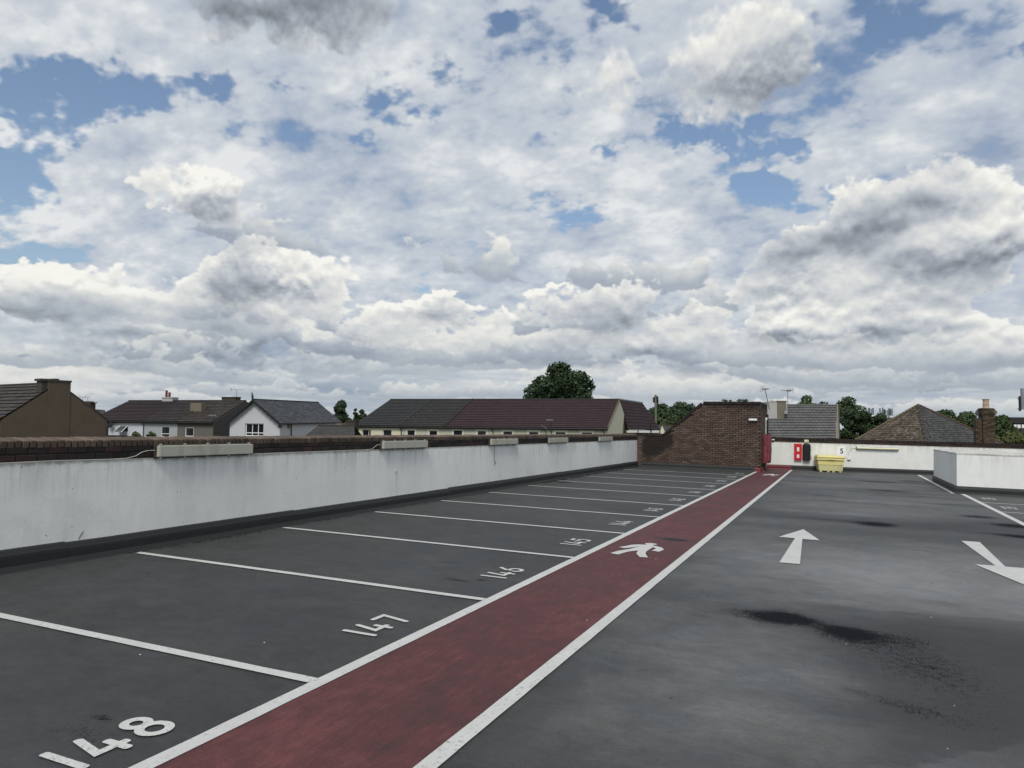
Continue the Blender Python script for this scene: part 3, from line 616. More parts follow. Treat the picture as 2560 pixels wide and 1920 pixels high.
# ------------------------------------------------------------------ left parapet wall
YA, YE = -3.0, 31.0
wl = thing('parapet_wall', 'long white-painted parapet on the left with brick coping', 'wall')
mb = MB(); mb.box(WX-.22, WX, YA, YE, -.3, 1.118); mb.build('painted_face', M['wallL'], wl)
mb = MB(); mb.box(WX-.215, WX-.024, YA, YE, 1.12, 1.272); mb.build('mortar_core', M['mortarD'], wl); mb = MB(); mb.hexa([(WX-.215,YA,1.273),(WX-.03,YA,1.273),(WX-.03,YE,1.273),(WX-.215,YE,1.273),(WX-.215,YA,1.352),(WX-.03,YA,1.322),(WX-.03,YE,1.322),(WX-.215,YE,1.352)]); mb.build('mortar_bed', M['mortarD'], wl)
def brick_mesh(name, lx, ly, lz, mat, seed):
    rr = random.Random(seed); bm = bmesh.new(); bmesh.ops.create_cube(bm, size=1)
    for v in bm.verts: v.co = Vector((v.co.x*lx+rr.uniform(-.0015,.0015), v.co.y*ly+rr.uniform(-.0015,.0015), v.co.z*lz+rr.uniform(-.0015,.0015)))
    bmesh.ops.bevel(bm, geom=bm.edges[:], offset=.006, segments=1, affect='EDGES')
    me = bpy.data.meshes.new(name); bm.to_mesh(me); bm.free(); me.materials.append(mat); return me
def put_brick(me, parent, loc, rot=(0, 0, 0)):
    o = bpy.data.objects.new('brick', me); COL.objects.link(o); o.parent = parent; o.location = loc; o.rotation_euler = rot; return o
cop = [brick_mesh('coping_brick', .215, .066, .080, M['brickL'], i) for i in range(5)]
strc = [brick_mesh('stretcher_brick', .10, .215, .066, M['brickD'], 10+i) for i in range(5)]
n_cop = 0; far_mb = MB(); y = YA
def add_solid(mb, cx, cy, cz, lx, ly, lz, j=.0015):
    a, b, c = [R.uniform(-j, j) for _ in range(3)]
    mb.box(cx-lx/2+a, cx+lx/2+a, cy-ly/2, cy+ly/2, cz-lz/2+c, cz+lz/2+c)
while y < YE-.04:
    yc = y+.0375; c = (WX-.118+R.uniform(-.004,.004), yc, 1.324+R.uniform(-.003,.003))
    if 4.2 < yc and n_cop < 165: put_brick(R.choice(cop), wl, c, (R.uniform(-.02,.02), .15+R.uniform(-.015,.015), R.uniform(-.012,.012))); n_cop += 1
    else:
        cx, cy, cz = c; a_, b_, h_ = .1075, .016, .040
        far_mb.hexa([(cx-a_,cy-.032,cz+b_-h_),(cx+a_,cy-.032,cz-b_-h_),(cx+a_,cy+.032,cz-b_-h_),(cx-a_,cy+.032,cz+b_-h_),(cx-a_,cy-.032,cz+b_+h_),(cx+a_,cy-.032,cz-b_+h_),(cx+a_,cy+.032,cz-b_+h_),(cx-a_,cy+.032,cz+b_+h_)])
    y += .0775
far_st = MB(); n_st = 0
for row in range(2):
    y = YA-(.11 if row else 0); z = 1.162+.077*row
    while y < YE-.1:
        yc = y+.1125; c = (WX-.068+R.uniform(-.004,.004), yc, z)
        if yc > 4.2 and yc < 18.6: put_brick(R.choice(strc), wl, c, (0, 0, R.uniform(-.008,.008))); n_st += 1
        else: add_solid(far_st, *c, .10, .213, .064)
        y += .2265
far_mb.build('coping_brickwork', M['brickL'], wl, kind='stuff'); far_st.build('dark_brickwork', M['brickD'], wl, kind='stuff')

def upstand(y0, y1, h, mat='upstand'):
    """dark waterproofing turned up the foot of the wall, with a rolled lip"""
    prof = [(0.0,h),(.030,h-.012),(.052,h-.050),(.066,h-.058),(.070,h-.085),(.072,.055),(.095,.018),(.135,.0)]
    mb = MB(); n = max(1, int((y1-y0)/.5)); prev = None
    for i in range(n+1):
        yy = y0+(y1-y0)*i/n; w = .006*mnoise.noise((yy*.9, 3, 0))
        cur = [(WX+a+.001, yy, b+w*(b > .06)) for a, b in prof]
        if prev:
            for k in range(len(prof)-1): mb.face([prev[k], cur[k], cur[k+1], prev[k+1]])
        prev = cur
    mb.face([(WX+a+.001, y0, b) for a, b in prof]+[(WX+.001, y0, 0)])
    return mb.build('upstand', M[mat], None, smooth=False)
for i, (a, b, h) in enumerate([(YA, 5.5, .226), (5.5, 9.25, .215), (9.25, 14.3, .205), (14.3, 21.5, .222), (21.5, 30.9, .215)]):
    o = upstand(a, b-.004, h); o.parent = wl
# small marks and fittings on the wall
mb = MB(); mb.tube([(WX+.006+.018*math.sin(math.radians(a)), 7.03+.032*math.cos(math.radians(a)), .675+.036*math.sin(math.radians(a))) for a in range(190, 352, 12)], .0045, 6)
tag(mb.build('wall_hook', M['metal']), 'small rusty half-ring hook on the white wall below the nearest light', 'hook')
mb = MB(); mb.box(WX+.001, WX+.03, 12.15, 12.19, .66, .70); mb.tube([(WX+.012, 12.17, .66), (WX+.012, 12.17, .24)], .005, 6)
tag(mb.build('cable_clip', M['cable']), 'small white clip and cable end on the wall below the second light', 'cable')
mb = MB(); mb.tube([(WX+.008, 16.62, 1.10), (WX+.008, 16.63, .72)], .004, 6); mb.tube([(WX+.008, 16.63, .72), (WX+.03, 16.66, .68), (WX+.008, 16.64, .62)], .008, 6)
tag(mb.build('hanging_cable', M['gutter']), 'thin dark cable hanging down the wall below the third light', 'cable')
mb = MB()
for i in range(26):
    t = i/25; y_ = 5.66+.045*t*1.2; z_ = .225+.085*t; mb.box(WX+.0005, WX+.003+R.random()*.003, y_+R.uniform(-.004,.004), y_+R.uniform(.003,.008), z_, z_+R.uniform(.002,.006))
mb.build('crack', M['debris'], wl)

# --- bulkhead strip lights along the wall
def strip_light(y0, y1, label, proto=None):
    L = y1-y0
    t = thing('strip_light', label, 'strip light', 'strip lights on the left parapet', (WX, y0, 1.12))
    mb = MB(); mb.box(.0, .035, .0, L, -.008, .166); mb.build('tray', M['tray'], t)
    bm = bmesh.new(); bmesh.ops.create_cube(bm, size=1)
    for v in bm.verts: v.co = Vector((.066+v.co.x*.060, L/2+v.co.y*(L-.03), .080+v.co.z*(.136 if v.co.x > 0 else .148)))
    bmesh.ops.bevel(bm, geom=bm.edges[:], offset=.007, segments=2, affect='EDGES')
    me = bpy.data.meshes.new('diffuser'); bm.to_mesh(me); bm.free(); me.materials.append(M['diff'])
    o = bpy.data.objects.new('diffuser', me); COL.objects.link(o); o.parent = t
    for k in range(5):
        for z in (.164, -.006):
            yy = .06+(L-.12)*k/4; mb = MB(); mb.box(.030, .062, yy-.012, yy+.012, z-.006, z+.010); mb.build('clip', M['clip'], t)
    return t
L1 = strip_light(6.60, 8.24, 'cream strip light on the brick coping, nearest and largest')
for y0, lab in ((11.58, 'cream strip light, second from the near end of the left wall'), (16.28, 'cream strip light, middle one of five on the left wall'),
                (20.25, 'cream strip light, fourth from the near end of the left wall'), (25.25, 'cream strip light, farthest one on the left wall')):
    c = copy_tree(L1, (0, y0-6.60, 0)); c['label'] = lab
mb = MB(); pts = [(WX+.012, YA, 1.124)]
yy = YA
while yy < 6.0: pts.append((WX+.010+.003*math.sin(yy*3), yy, 1.124+.003*math.sin(yy*5))); yy += .3
pts += [(WX+.012, 6.22, 1.126), (WX+.014, 6.34, 1.150), (WX+.018, 6.42, 1.195), (WX+.022, 6.50, 1.212), (WX+.025, 6.61, 1.214)]
mb.tube(pts, .004, 6); tag(mb.build('supply_cable', M['cable']), 'white cable along the ledge rising to the nearest strip light', 'cable')
mb = MB(); mb.tube([(WX+.01, 8.3, 1.122)]+[(WX+.01, 8.3+.35*i, 1.123) for i in range(1, 9)]+[(WX+.012, 11.32, 1.13), (WX+.014, 11.40, 1.17), (WX+.02, 11.47, 1.205), (WX+.025, 11.59, 1.21)], .004, 6)
tag(mb.build('supply_cable', M['cable']), 'white cable along the ledge rising to the second strip light', 'cable')

# ------------------------------------------------------------------ far wall
class Frame:
    """vertical frame: s along the face, d into it (away from the deck camera), z up"""
    def __init__(s, O, u, camp=CAMP):
        s.O = Vector((O[0], O[1], 0)); s.u = Vector((u[0], u[1], 0)).normalized(); n = Vector((s.u.y, -s.u.x, 0))
        if n.dot(camp-s.O) < 0: n = -n
        s.n = n; s.b = -n
    def P(s, a, d, z): return tuple(s.O+s.u*a+s.b*d+Vector((0, 0, z)))
ff = Frame(FA, fu)
wf = thing('parapet_wall', 'white-painted wall at the far end carrying the number 5 sign', 'wall', loc=FA)
def local(o, parent):   # meshes written in world space, parented to an Empty that is not at the origin
    o.parent = parent; o.matrix_parent_inverse = Matrix.Translation(-parent.location); return o
mb = MB(); mb.fbox(ff, 0.0, 15.6, 0, .25, -.3, 1.19); local(mb.build('painted_face', M['wallF']), wf)
mb = MB(); mb.fbox(ff, 0.0, 15.6, .03, .24, 1.192, 1.30); local(mb.build('mortar_core', M['mortarD']), wf)
mbs = MB(); s = .004; rr = random.Random(8)
while s < 15.5: mbs.fbox(ff, s, s+.212, .02+rr.uniform(-.004,.004), .23, 1.196, 1.292); s += .226
local(mbs.build('dark_brickwork', M['brickD'], None, kind='stuff'), wf)
mbs = MB(); s = .004
while s < 15.5:
    zz_ = 1.302+rr.uniform(-.002,.002); mbs.fbox(ff, s, s+.064, .012+rr.uniform(-.004,.004), .235, zz_, zz_+.088); s += .0775
local(mbs.build('coping_brickwork', M['brickD'], None, kind='stuff'), wf)
def up_f(s0, s1, mat, h=.20, fr=ff):
    prof = [(0.0,h),(.030,h-.010),(.055,h-.045),(.070,h-.070),(.074,.05),(.11,.0)]
    mb = MB()
    for k in range(len(prof)-1):
        a, b = prof[k], prof[k+1]; mb.face([fr.P(s0,-a[0]-.001,a[1]), fr.P(s1,-a[0]-.001,a[1]), fr.P(s1,-b[0]-.001,b[1]), fr.P(s0,-b[0]-.001,b[1])])
    mb.face([fr.P(s1, -a-.001, b) for a, b in prof]+[fr.P(s1, -.001, 0)]); mb.face([fr.P(s0, -a-.001, b) for a, b in prof]+[fr.P(s0, -.001, 0)])
    return mb.build('upstand', M[mat])
local(up_f(0.02, 1.02, 'upred', .205), wf); local(up_f(1.024, 15.4, 'upstand'), wf)

# ------------------------------------------------------------------ brick stair tower and its low return wall
TY = 30.9
tw = thing('brick_stair_tower', 'brown brick stair enclosure with one sloping shoulder at the end of the bays', 'stair tower', loc=(-2.82, TY, 0))
outline = [(-7.66,0),(-7.66,1.33),(-6.72,1.36),(-5.10,2.74),(-2.83,2.76),(-2.83,0)]
mb = MB(); mb.prism([(x, TY+.06, z) for x, z in outline], (0, .2, 0)); mb.box(-3.05, -2.835, TY+.26, 33.62, 0, 2.74); local(mb.build('mortar_core', M['mortar']), tw)
def inside(x, z):
    if x < -6.70: return z < 1.30
    if x < -5.10: return z < 1.34+(x+6.72)*(2.74-1.36)/1.62-.03
    return z < 2.66
tb = [brick_mesh('tower_brick', .213, .10, .064, M['brickT'], 30+i) for i in range(5)]
cells = []; row = 0; z = .035
while z < 2.70:
    x = -7.86+(.1125 if row % 2 else 0)
    while x < -2.86:
        x2 = min(x+.215, -2.832)
        if x2-x > .08 and inside(x+.03, z) and inside(x2-.01, z+.03): cells.append((x, x2, z))
        x += .2262
    z += .0752; row += 1
cells.sort(key=lambda c: (abs((c[0]+c[1])/2+4.1)+abs(c[2]-1.5)*.4)); joined = MB(); n_t = 0
for x, x2, z in cells:
    xc = (x+x2)/2; dy_ = rr.uniform(-.005, .005)
    if n_t < 290 and abs(x2-x-.215) < .002:
        o = put_brick(rr.choice(tb), tw, (xc+2.82, .052+dy_, z), (0, 0, 0)); n_t += 1
    else: joined.box(x+.001, x2-.001, TY+.002+dy_, TY+.10+dy_, z-.032, z+.032)
# side face towards the doorway
row = 0; z = .035
while z < 2.70:
    y = TY+.004+(.1 if row % 2 else 0)
    while y < 33.5:
        if y < TY+.004+.2 or True: joined.box(-2.93, -2.822+rr.uniform(-.004,.004), y if y > TY+.11 else TY+.11, y+.213, z-.032, z+.032)
        y += .2262
    z += .0752; row += 1
local(joined.build('brickwork', M['brickT'], None, kind='stuff'), tw)
# coping: brick on edge following the outline, dark and mossy
cm = MB()
def cope(a, b):
    a, b = Vector((a[0], 0, a[1])), Vector((b[0], 0, b[1])); L = (b-a).length; t = (b-a)/L; nn = Vector((-t.z, 0, t.x)); s = 0
    while s < L-.02:
        e = min(s+.065, L); h = .10+rr.uniform(-.004,.004); p0 = a+t*s; p1 = a+t*e; y0, y1 = TY-.012+rr.uniform(-.004,.004), TY+.27
        q = [p0, p1, p1+nn*h, p0+nn*h]
        cm.hexa([(q[0].x,y0,q[0].z),(q[1].x,y0,q[1].z),(q[1].x,y1,q[1].z),(q[0].x,y1,q[0].z),(q[3].x,y0,q[3].z),(q[2].x,y0,q[2].z),(q[2].x,y1,q[2].z),(q[3].x,y1,q[3].z)]); s += .0765
cope((-7.66,1.30),(-6.74,1.315)); cope((-6.70,1.33),(-5.12,2.69)); cope((-5.10,2.70),(-2.84,2.715))
y = TY+.28
while y < 33.55: cm.box(-3.07, -2.81, y, y+.066, 2.70, 2.80+rr.uniform(-.004,.004)); y += .0775
local(cm.build('coping_brickwork', M['brickD'], None, kind='stuff'), tw)
tfr = Frame((-7.75, TY, 0), (1, 0, 0)); o = up_f(0.15, 4.70, 'upstand', .19, tfr); local(o, tw)
o = up_f(4.704, 4.93, 'upred', .17, tfr); local(o, tw)
sfr = Frame((-2.82, TY+.02, 0), (0, 1, 0)); sfr.b = Vector((-1, 0, 0)); o = up_f(0.0, 2.6, 'upred', .17, sfr); local(o, tw)
# weeds on the tower
def leafy(name, pts, size, n, mat, rad, seed=1, flat=1.0):
    rl = random.Random(seed); mb = MB()
    for i in range(n):
        c = Vector(rl.choice(pts)); d = Vector((rl.gauss(0,1), rl.gauss(0,1), rl.gauss(0,1))).normalized()*rad*rl.random()**.5; d.z *= flat
        p = c+d; a = Vector((rl.gauss(0,1), rl.gauss(0,1), rl.gauss(0,1))).normalized(); b = a.orthogonal().normalized(); s_ = size*rl.uniform(.6, 1.3)
        mb.face([p+a*s_, p+b*s_*.5, p-a*s_*.7, p-b*s_*.5])
    return mb.build(name, M[mat])
for xs, lab in ((-4.15, 'small weed growing out of the top of the brick tower, left one'), (-3.55, 'bushier weed growing out of the top of the brick tower, right one')):
    tag(leafy('weed', [(xs+rr.uniform(-.2,.2), TY+.15, 2.83+rr.uniform(0,.03)) for _ in range(9)], .035, 130 if xs < -4 else 260, 'leaf', .06 if xs < -4 else .09, 3), lab, 'weed', 'weeds on the brick tower')
# bulkhead lamp, pipe, hose cover
t = thing('bulkhead_light', 'white rectangular bulkhead light high on the brick tower', 'wall light', loc=(-3.12, TY, 2.08))
mb = MB(); mb.box(-.19, .17, -.055, -.012, -.055, .05); mb.build('backplate', M['tray'], t)
bm = bmesh.new(); bmesh.ops.create_cube(bm, size=1)
for v in bm.verts: v.co = Vector((v.co.x*.32, -.085+v.co.y*.06, v.co.z*.085+.005))
bmesh.ops.bevel(bm, geom=bm.edges[:], offset=.012, segments=2, affect='EDGES'); me = bpy.data.meshes.new('lens'); bm.to_mesh(me); bm.free(); me.materials.append(M['white'])
o = bpy.data.objects.new('lens', me); COL.objects.link(o); o.parent = t
t = thing('conduit_pipe', 'thin white conduit with a dark pipe beside it on the tower corner', 'pipe', loc=(-2.80, 32.9, 1.5))
mb = MB(); mb.tube([(0, 0, .0), (0, 0, .62)], .018, 8); mb.build('white_conduit', M['white'], t)
mb = MB(); mb.tube([(.03, .35, -.9), (.03, .35, .85)], .045, 8); mb.build('dark_pipe', M['gutter'], t)
mb = MB(); mb.box(-.02, .05, .02, .12, .62, .72); mb.build('fitting', M['white'], t)
t = thing('hose_reel_cover', 'tall faded red vinyl hose reel cover hanging beside the tower doorway', 'hose cover', loc=(-2.80, 31.45, .33))
mb = MB(); n = 14
sec = [(-.01, 0), (.08, -.04), (.16, -.02), (.19, .05), (.25, .07), (.29, .20), (.27, .42), (.30, .60), (.22, .68), (-.01, .70)]
rings = []
for k in range(9):
    z = 1.18*k/8; q = 1.0 if 0 < k < 8 else .88
    rings.append([(x*q+.016*mnoise.noise((x*9, y*9, z*4)), y+.012*mnoise.noise((y*9, x*9, z*5)), z) for x, y in sec])
for k in range(8):
    for i in range(len(sec)-1): mb.face([rings[k][i], rings[k][i+1], rings[k+1][i+1], rings[k+1][i]])
mb.face(rings[0]); mb.face(rings[8]); mb.build('vinyl_cover', M['redvinyl'], t, smooth=True)
mb = MB(); mb.tube([(.05, -.04, 1.185), (.19, 0, 1.185), (.29, .3, 1.185), (.28, .66, 1.185)], .012, 6); mb.build('top_hem', M['ridge_red'], t)
mb = MB(); mb.box(0, .10, .05, .5, -.30, -.01); mb.build('bracket', M['black'], t)

# ------------------------------------------------------------------ things on and before the far wall
def fthing(name, label, cat, s, z, d=0.0, group=None):
    t = thing(name, label, cat, group, ff.P(s, -d, z)); t.rotation_euler = (0, 0, math.atan2(fu.y, fu.x)); return t   # local +x along the wall, -y out
def S(x): return (x-FA.x)/fu.x
t = fthing('hose_cabinet', 'flat bright red cabinet with two pale labels on the far white wall', 'cabinet', S(-1.72), .43)
mb = MB(); mb.box(0, .30, -.10, 0, 0, .70); mb.build('body', M['redbox'], t); mb = MB(); mb.box(.02, .28, -.112, -.101, .02, .68); mb.build('door', M['redbox'], t)
for z0, z1 in ((.38,.55),(.10,.24)): mb = MB(); mb.box(.10, .19, -.116, -.113, z0, z1); mb.build('label_plate', M['white'], t)
t = fthing('black_cabinet', 'matt black moulded case with two side catches beside the red cabinet', 'cabinet', S(-1.39), .42)
bm = bmesh.new(); bmesh.ops.create_cube(bm, size=1)
for v in bm.verts: v.co = Vector((.155+v.co.x*.31, -.09+v.co.y*.17, .36+v.co.z*.71))
bmesh.ops.bevel(bm, geom=bm.edges[:], offset=.035, segments=3, affect='EDGES'); me = bpy.data.meshes.new('shell'); bm.to_mesh(me); bm.free(); me.materials.append(M['black'])
o = bpy.data.objects.new('shell', me); COL.objects.link(o); o.parent = t
for z in (.17, .55): mb = MB(); mb.box(.305, .37, -.10, -.07, z, z+.014); mb.build('catch', M['black'], t)
for x in (.10, .24): mb = MB(); mb.tube([(x, -.178, .07), (x, -.19, .07)], .022, 10); mb.build('stud', M['tray'], t)
t = fthing('junction_box', 'cream junction box on the coping above the black case', 'junction box', S(-1.32), 1.20)
mb = MB(); mb.box(0, .17, -.06, .015, 0, .115); mb.build('case', M['tube'], t); mb = MB(); mb.box(.10, .13, -.066, -.061, .03, .07); mb.build('knock_out', M['tray'], t)
t = fthing('small_lamp', 'tiny white-topped lamp fixed on the dark coping near the tower', 'wall light', S(-2.62), 1.20)
mb = MB(); mb.box(0, .11, -.07, .01, .055, .10); mb.build('cap', M['white'], t); mb = MB(); mb.box(.02, .09, -.05, .01, 0, .054); mb.build('housing', M['black'], t)
# sign 5
t = fthing('level_sign', 'white rounded square sign with a black 5', 'sign', S(-.035), .66)
def rrect(x0, x1, z0, z1, r, y, n=5):
    out = []
    for cx, cz, a in ((x1-r, z1-r, 0), (x0+r, z1-r, 90), (x0+r, z0+r, 180), (x1-r, z0+r, 270)):
        out += [(cx+r*math.cos(math.radians(a+90*i/n)), y, cz+r*math.sin(math.radians(a+90*i/n))) for i in range(n+1)]
    return out
mb = MB(); mb.prism(rrect(0, .35, 0, .41, .03, -.012), (0, .010, 0)); mb.build('plate', M['signw'], t)
fc = bpy.data.curves.new('digit', 'FONT'); fc.body = '5'; fc.size = .30; fc.align_x = 'CENTER'; fc.extrude = .001; fc.offset = .006
tmp = bpy.data.objects.new('digit', fc); COL.objects.link(tmp); bpy.context.view_layer.update()
me = bpy.data.meshes.new_from_object(tmp.evaluated_get(bpy.context.evaluated_depsgraph_get())); bpy.data.objects.remove(tmp)
for v in me.vertices: v.co = Vector((.190+v.co.x, -.0145-v.co.z, .115+v.co.y))
me.materials.clear(); me.materials.append(M['black']); o = bpy.data.objects.new('digit', me); COL.objects.link(o); o.parent = t
# tube light and its switch box
t = fthing('tube_light', 'long thin cream tube light on the far wall right of the sign', 'strip light', S(.70), .975)
mb = MB(); mb.box(0, 1.66, -.05, 0, 0, .10); mb.build('batten', M['tray'], t)
mb = MB(); mb.tube([(.02, -.075, .052), (1.64, -.075, .052)], .042, 12); mb.build('tube_cover', M['tube'], t, smooth=False)
t = fthing('switch_box', 'small white switch box with a curved cable on the far wall', 'switch box', S(.37), .52)
mb = MB(); mb.box(0, .12, -.05, 0, 0, .11); mb.build('case', M['white'], t); mb = MB(); mb.box(-.003, .123, -.054, .0, -.02, .0); mb.build('base', M['tray'], t)
mb = MB(); mb.tube([(.06, -.012, .11), (.055, -.012, .25), (.08, -.012, .38), (.14, -.012, .46), (.24, -.012, .49), (.34, -.012, .495)], .008, 6); mb.build('cable', M['cable'], t)
# grit bin
t = fthing('grit_bin', 'pale yellow lidded grit bin standing against the far wall below the sign', 'grit bin', S(-.94), 0.0, .78)
def frustum(mb, x0, x1, y0, y1, z0, z1, i0, i1):
    mb.hexa([(x0+i0,y0+i0*.7,z0),(x1-i0,y0+i0*.7,z0),(x1-i0,y1-i0*.7,z0),(x0+i0,y1-i0*.7,z0),(x0+i1,y0+i1*.7,z1),(x1-i1,y0+i1*.7,z1),(x1-i1,y1-i1*.7,z1),(x0+i1,y1-i1*.7,z1)])
mb = MB(); frustum(mb, 0, 1.07, 0, .62, .055, .30, .075, .055); mb.build('lower_body', M['gritlow'], t)
mb = MB(); frustum(mb, 0, 1.07, 0, .62, .302, .50, .035, .025); mb.build('upper_body', M['grit'], t)
mb = MB(); frustum(mb, -.02, 1.09, -.03, .65, .505, .615, .0, .012); frustum(mb, -.02, 1.09, -.03, .65, .617, .69, .015, .05); mb.box(-.012, 1.082, -.05, -.031, .60, .63); mb.build('lid', M['grit'], t)
mb = MB(); mb.box(.40, .66, -.048, -.031, .515, .55); mb.build('lid_lip', M['grit'], t)
for x in (.11, .40, .60, .87):
    for y in (.06, .46): mb = MB(); mb.box(x, x+.09, y, y+.10, 0, .056); mb.build('foot', M['gritlow'], t)

# ------------------------------------------------------------------ white block on the right
t = thing('white_block', 'low white-painted block with a stained flat top on the right of the deck', 'low wall', loc=(3.1, 24.4, 0))
mb = MB(); mb.box(3.12, 12.8, 24.45, 30.0, 0, 1.115); local(mb.build('body', M['wallB']), t)
m_, N_, B_ = newmat('flaking_top'); p_ = pos(N_); a_ = N_.noise(N_.v('MULTIPLY', p_, (1, .6, 1)), 1.6, 8, .7); b_ = N_.noise(p_, 9, 6, .7)
c_ = N_.mix(N_.ss(a_, .42, .62), (.62,.60,.55), (.40,.39,.37)); c_ = N_.mix(N_.ss(b_, .55, .66, 0, .9), c_, (.20,.20,.20)); c_ = N_.mix(N_.ss(N_.noise(p_, 5, 5, .7), .60, .72, 0, .8), c_, (.42,.30,.17))
N_.put(B_.inputs['Base Color'], c_); B_.inputs['Roughness'].default_value = .6; bump(N_, B_, b_, .01, .6); M['flake'] = m_
mb = MB(); nx = 60
prev = None
for i in range(nx+1):
    x = 3.115+(12.8-3.115)*i/nx; w = .012*mnoise.noise((x*2.3, 0, 0)); h = 1.158+.006*mnoise.noise((x*4, 5, 0))
    cur = [(x, 24.445+w, 1.118), (x, 24.44+w, h), (x, 24.6, h+.004), (x, 29.99, h)]
    if prev:
        for k in range(3): mb.face([prev[k], cur[k], cur[k+1], prev[k+1]])
    else: mb.face([(x, 24.44, 1.118), (x, 24.44, h), (x, 29.99, h), (x, 29.99, 1.118)])
    prev = cur
local(mb.build('flaking_top', M['flake']), t)
bf = Frame((3.12, 24.45, 0), (1, 0, 0)); local(up_f(-.06, 9.6, 'upstand', .22, bf), t)
bs = Frame((3.12, 24.45, 0), (0, 1, 0)); bs.b = Vector((1, 0, 0)); bs.O = Vector((3.12, 24.38, 0))
mb = MB(); pr = [(0.0,.22),(.025,.21),(.038,.17),(.045,.15),(.047,.04),(.050,.0)]
for k in range(5):
    a, b = pr[k], pr[k+1]; mb.face([bs.P(0,-a[0]-.001,a[1]), bs.P(5.6,-a[0]-.001,a[1]), bs.P(5.6,-b[0]-.001,b[1]), bs.P(0,-b[0]-.001,b[1])])
local(mb.build('upstand', M['upstand']), t)
# low wall closing the deck on the right, outside the picture
mb = MB(); mb.box(12.8, 13.05, -5, 37, -.3, 1.2); tag(mb.build('parapet_wall', M['wallF']), 'white parapet closing the right-hand side of the deck, outside the picture', 'wall')

# leaf litter and crumbs gathered along the foot of the left wall, grit specks on the deck
rl = random.Random(21); mb = MB()
def crumb(x, y, s):
    a = rl.uniform(0, 6.28); pts = [(x+s*rl.uniform(.5,1)*math.cos(a+k*1.57), y+s*rl.uniform(.5,1)*math.sin(a+k*1.57), .006+s*.15) for k in range(4)]
    mb.face(pts); mb.face([(pts[0][0], pts[0][1], .001), pts[0], pts[1], (pts[1][0], pts[1][1], .001)])
for y0, y1, n, d in ((6.2, 6.9, 40, .012), (7.1, 8.4, 120, .014), (8.4, 9.4, 40, .010), (9.6, 10.6, 60, .013), (12.0, 14.0, 90, .014), (14.8, 16.5, 40, .014), (19.5, 21.5, 260, .022), (22, 30.5, 320, .03)):
    for _ in range(n): crumb(-7.74+abs(rl.gauss(0, .07)), rl.uniform(y0, y1), d*rl.uniform(.4, 1.6))
for _ in range(70): crumb(rl.uniform(-7.6, -6.4), rl.uniform(5.5, 14), rl.uniform(.004, .014))
for _ in range(60): crumb(rl.uniform(-6, 3), rl.uniform(2.3, 12), rl.uniform(.002, .006))
o = mb.build('leaf_litter', M['debris']); o['kind'] = 'stuff'; o['label'] = 'dark leaf litter gathered along the foot of the left wall'
mb = MB()
for _ in range(16):
    x, y, s = rl.uniform(-7, 2.5), rl.uniform(3, 14), rl.uniform(.002, .0045); mb.box(x-s, x+s, y-s*.8, y+s*.8, .009, .009+s*.8)
o = mb.build('pale_chips', M['white']); o['kind'] = 'stuff'; o['label'] = 'scattered pale chips lying on the deck'

# ------------------------------------------------------------------ the town behind
GZ = -5.6
def tray_(px, py): return TF+TR*((px-PW/2)/PF)-TU*((py-PH/2)/PF)
def at(px, py, depth): return CAMP+tray_(px, py)*depth
RH = Vector((math.cos(YAW), math.sin(YAW), 0)); FH = Vector((-math.sin(YAW), math.cos(YAW), 0))
def heading(a): a = math.radians(a); return RH*math.cos(a)-FH*math.sin(a)       # + : right end comes nearer
class TFrame(Frame):
    def hit(s, px, py, d=0.0):
        r = tray_(px, py); o = s.O+s.b*d; n = s.n; t = (o-CAMP).dot(n)/r.dot(n); p = CAMP+r*t
        return (p-s.O).dot(s.u), p.z
def tframe(px, py, depth, ang): return TFrame(at(px, py, depth), heading(ang))
def solve_d(fr, px, py, s_target):
    lo, hi = 0.0, 20.0; f0 = fr.hit(px, py, 0)[0]-s_target
    for _ in range(50):
        mid = (lo+hi)/2; v = fr.hit(px, py, mid)[0]-s_target
        if (v > 0) == (f0 > 0): lo = mid
        else: hi = mid
    return lo
def lerp(a, b, t): return Vector(a)*(1-t)+Vector(b)*t
def tile_slope(name, mat, parent, eL, eR, rR, rL, courses, tile=.33, lift=.028, jit=.004, seed=3, town=True):
    """courses of separate lapped tiles on the quad eave-left, eave-right, ridge-right, ridge-left"""
    eL, eR, rR, rL = map(Vector, (eL, eR, rR, rL)); rq = random.Random(seed); mb = MB()
    nrm = (eR-eL).cross(rL-eL).normalized()
    if nrm.z < 0: nrm = -nrm
    for i in range(courses):
        v0, v1 = i/courses, (i+1.18)/courses if i < courses-1 else 1.0
        a0, b0, a1, b1 = lerp(eL, rL, v0), lerp(eR, rR, v0), lerp(eL, rL, v1), lerp(eR, rR, v1)
        L = (b0-a0).length; n = max(1, int(round(L/tile))); off = .5 if i % 2 else 0
        ts = [0]+[min(1, max(0, (k+off)/n)) for k in range(1, n)]+[1] if not off else [0]+[(k+.5)/n for k in range(n)]+[1]
        for k in range(len(ts)-1):
            g = .010/max(L, 1); t0, t1 = ts[k]+g, ts[k+1]-g
            if t1 <= t0: continue
            l = nrm*(lift+rq.uniform(-jit, jit)); p = lerp(a0, b0, t0), lerp(a0, b0, t1), lerp(a1, b1, t1), lerp(a1, b1, t0)
            rec = (p[3]-p[0])*.22; mb.face([p[0]+l, p[1]+l, p[2]+nrm*.004, p[3]+nrm*.004]); mb.face([p[0]+l, p[1]+l, p[1]+l*.72, p[0]+l*.72]); mb.face([p[0]+l*.72, p[1]+l*.72, p[1]+rec, p[0]+rec])
    mb.face([eL-nrm*.012, eR-nrm*.012, rR-nrm*.012, rL-nrm*.012]) 
    o = mb.build(name, mat, parent); o['kind'] = 'stuff'; return o
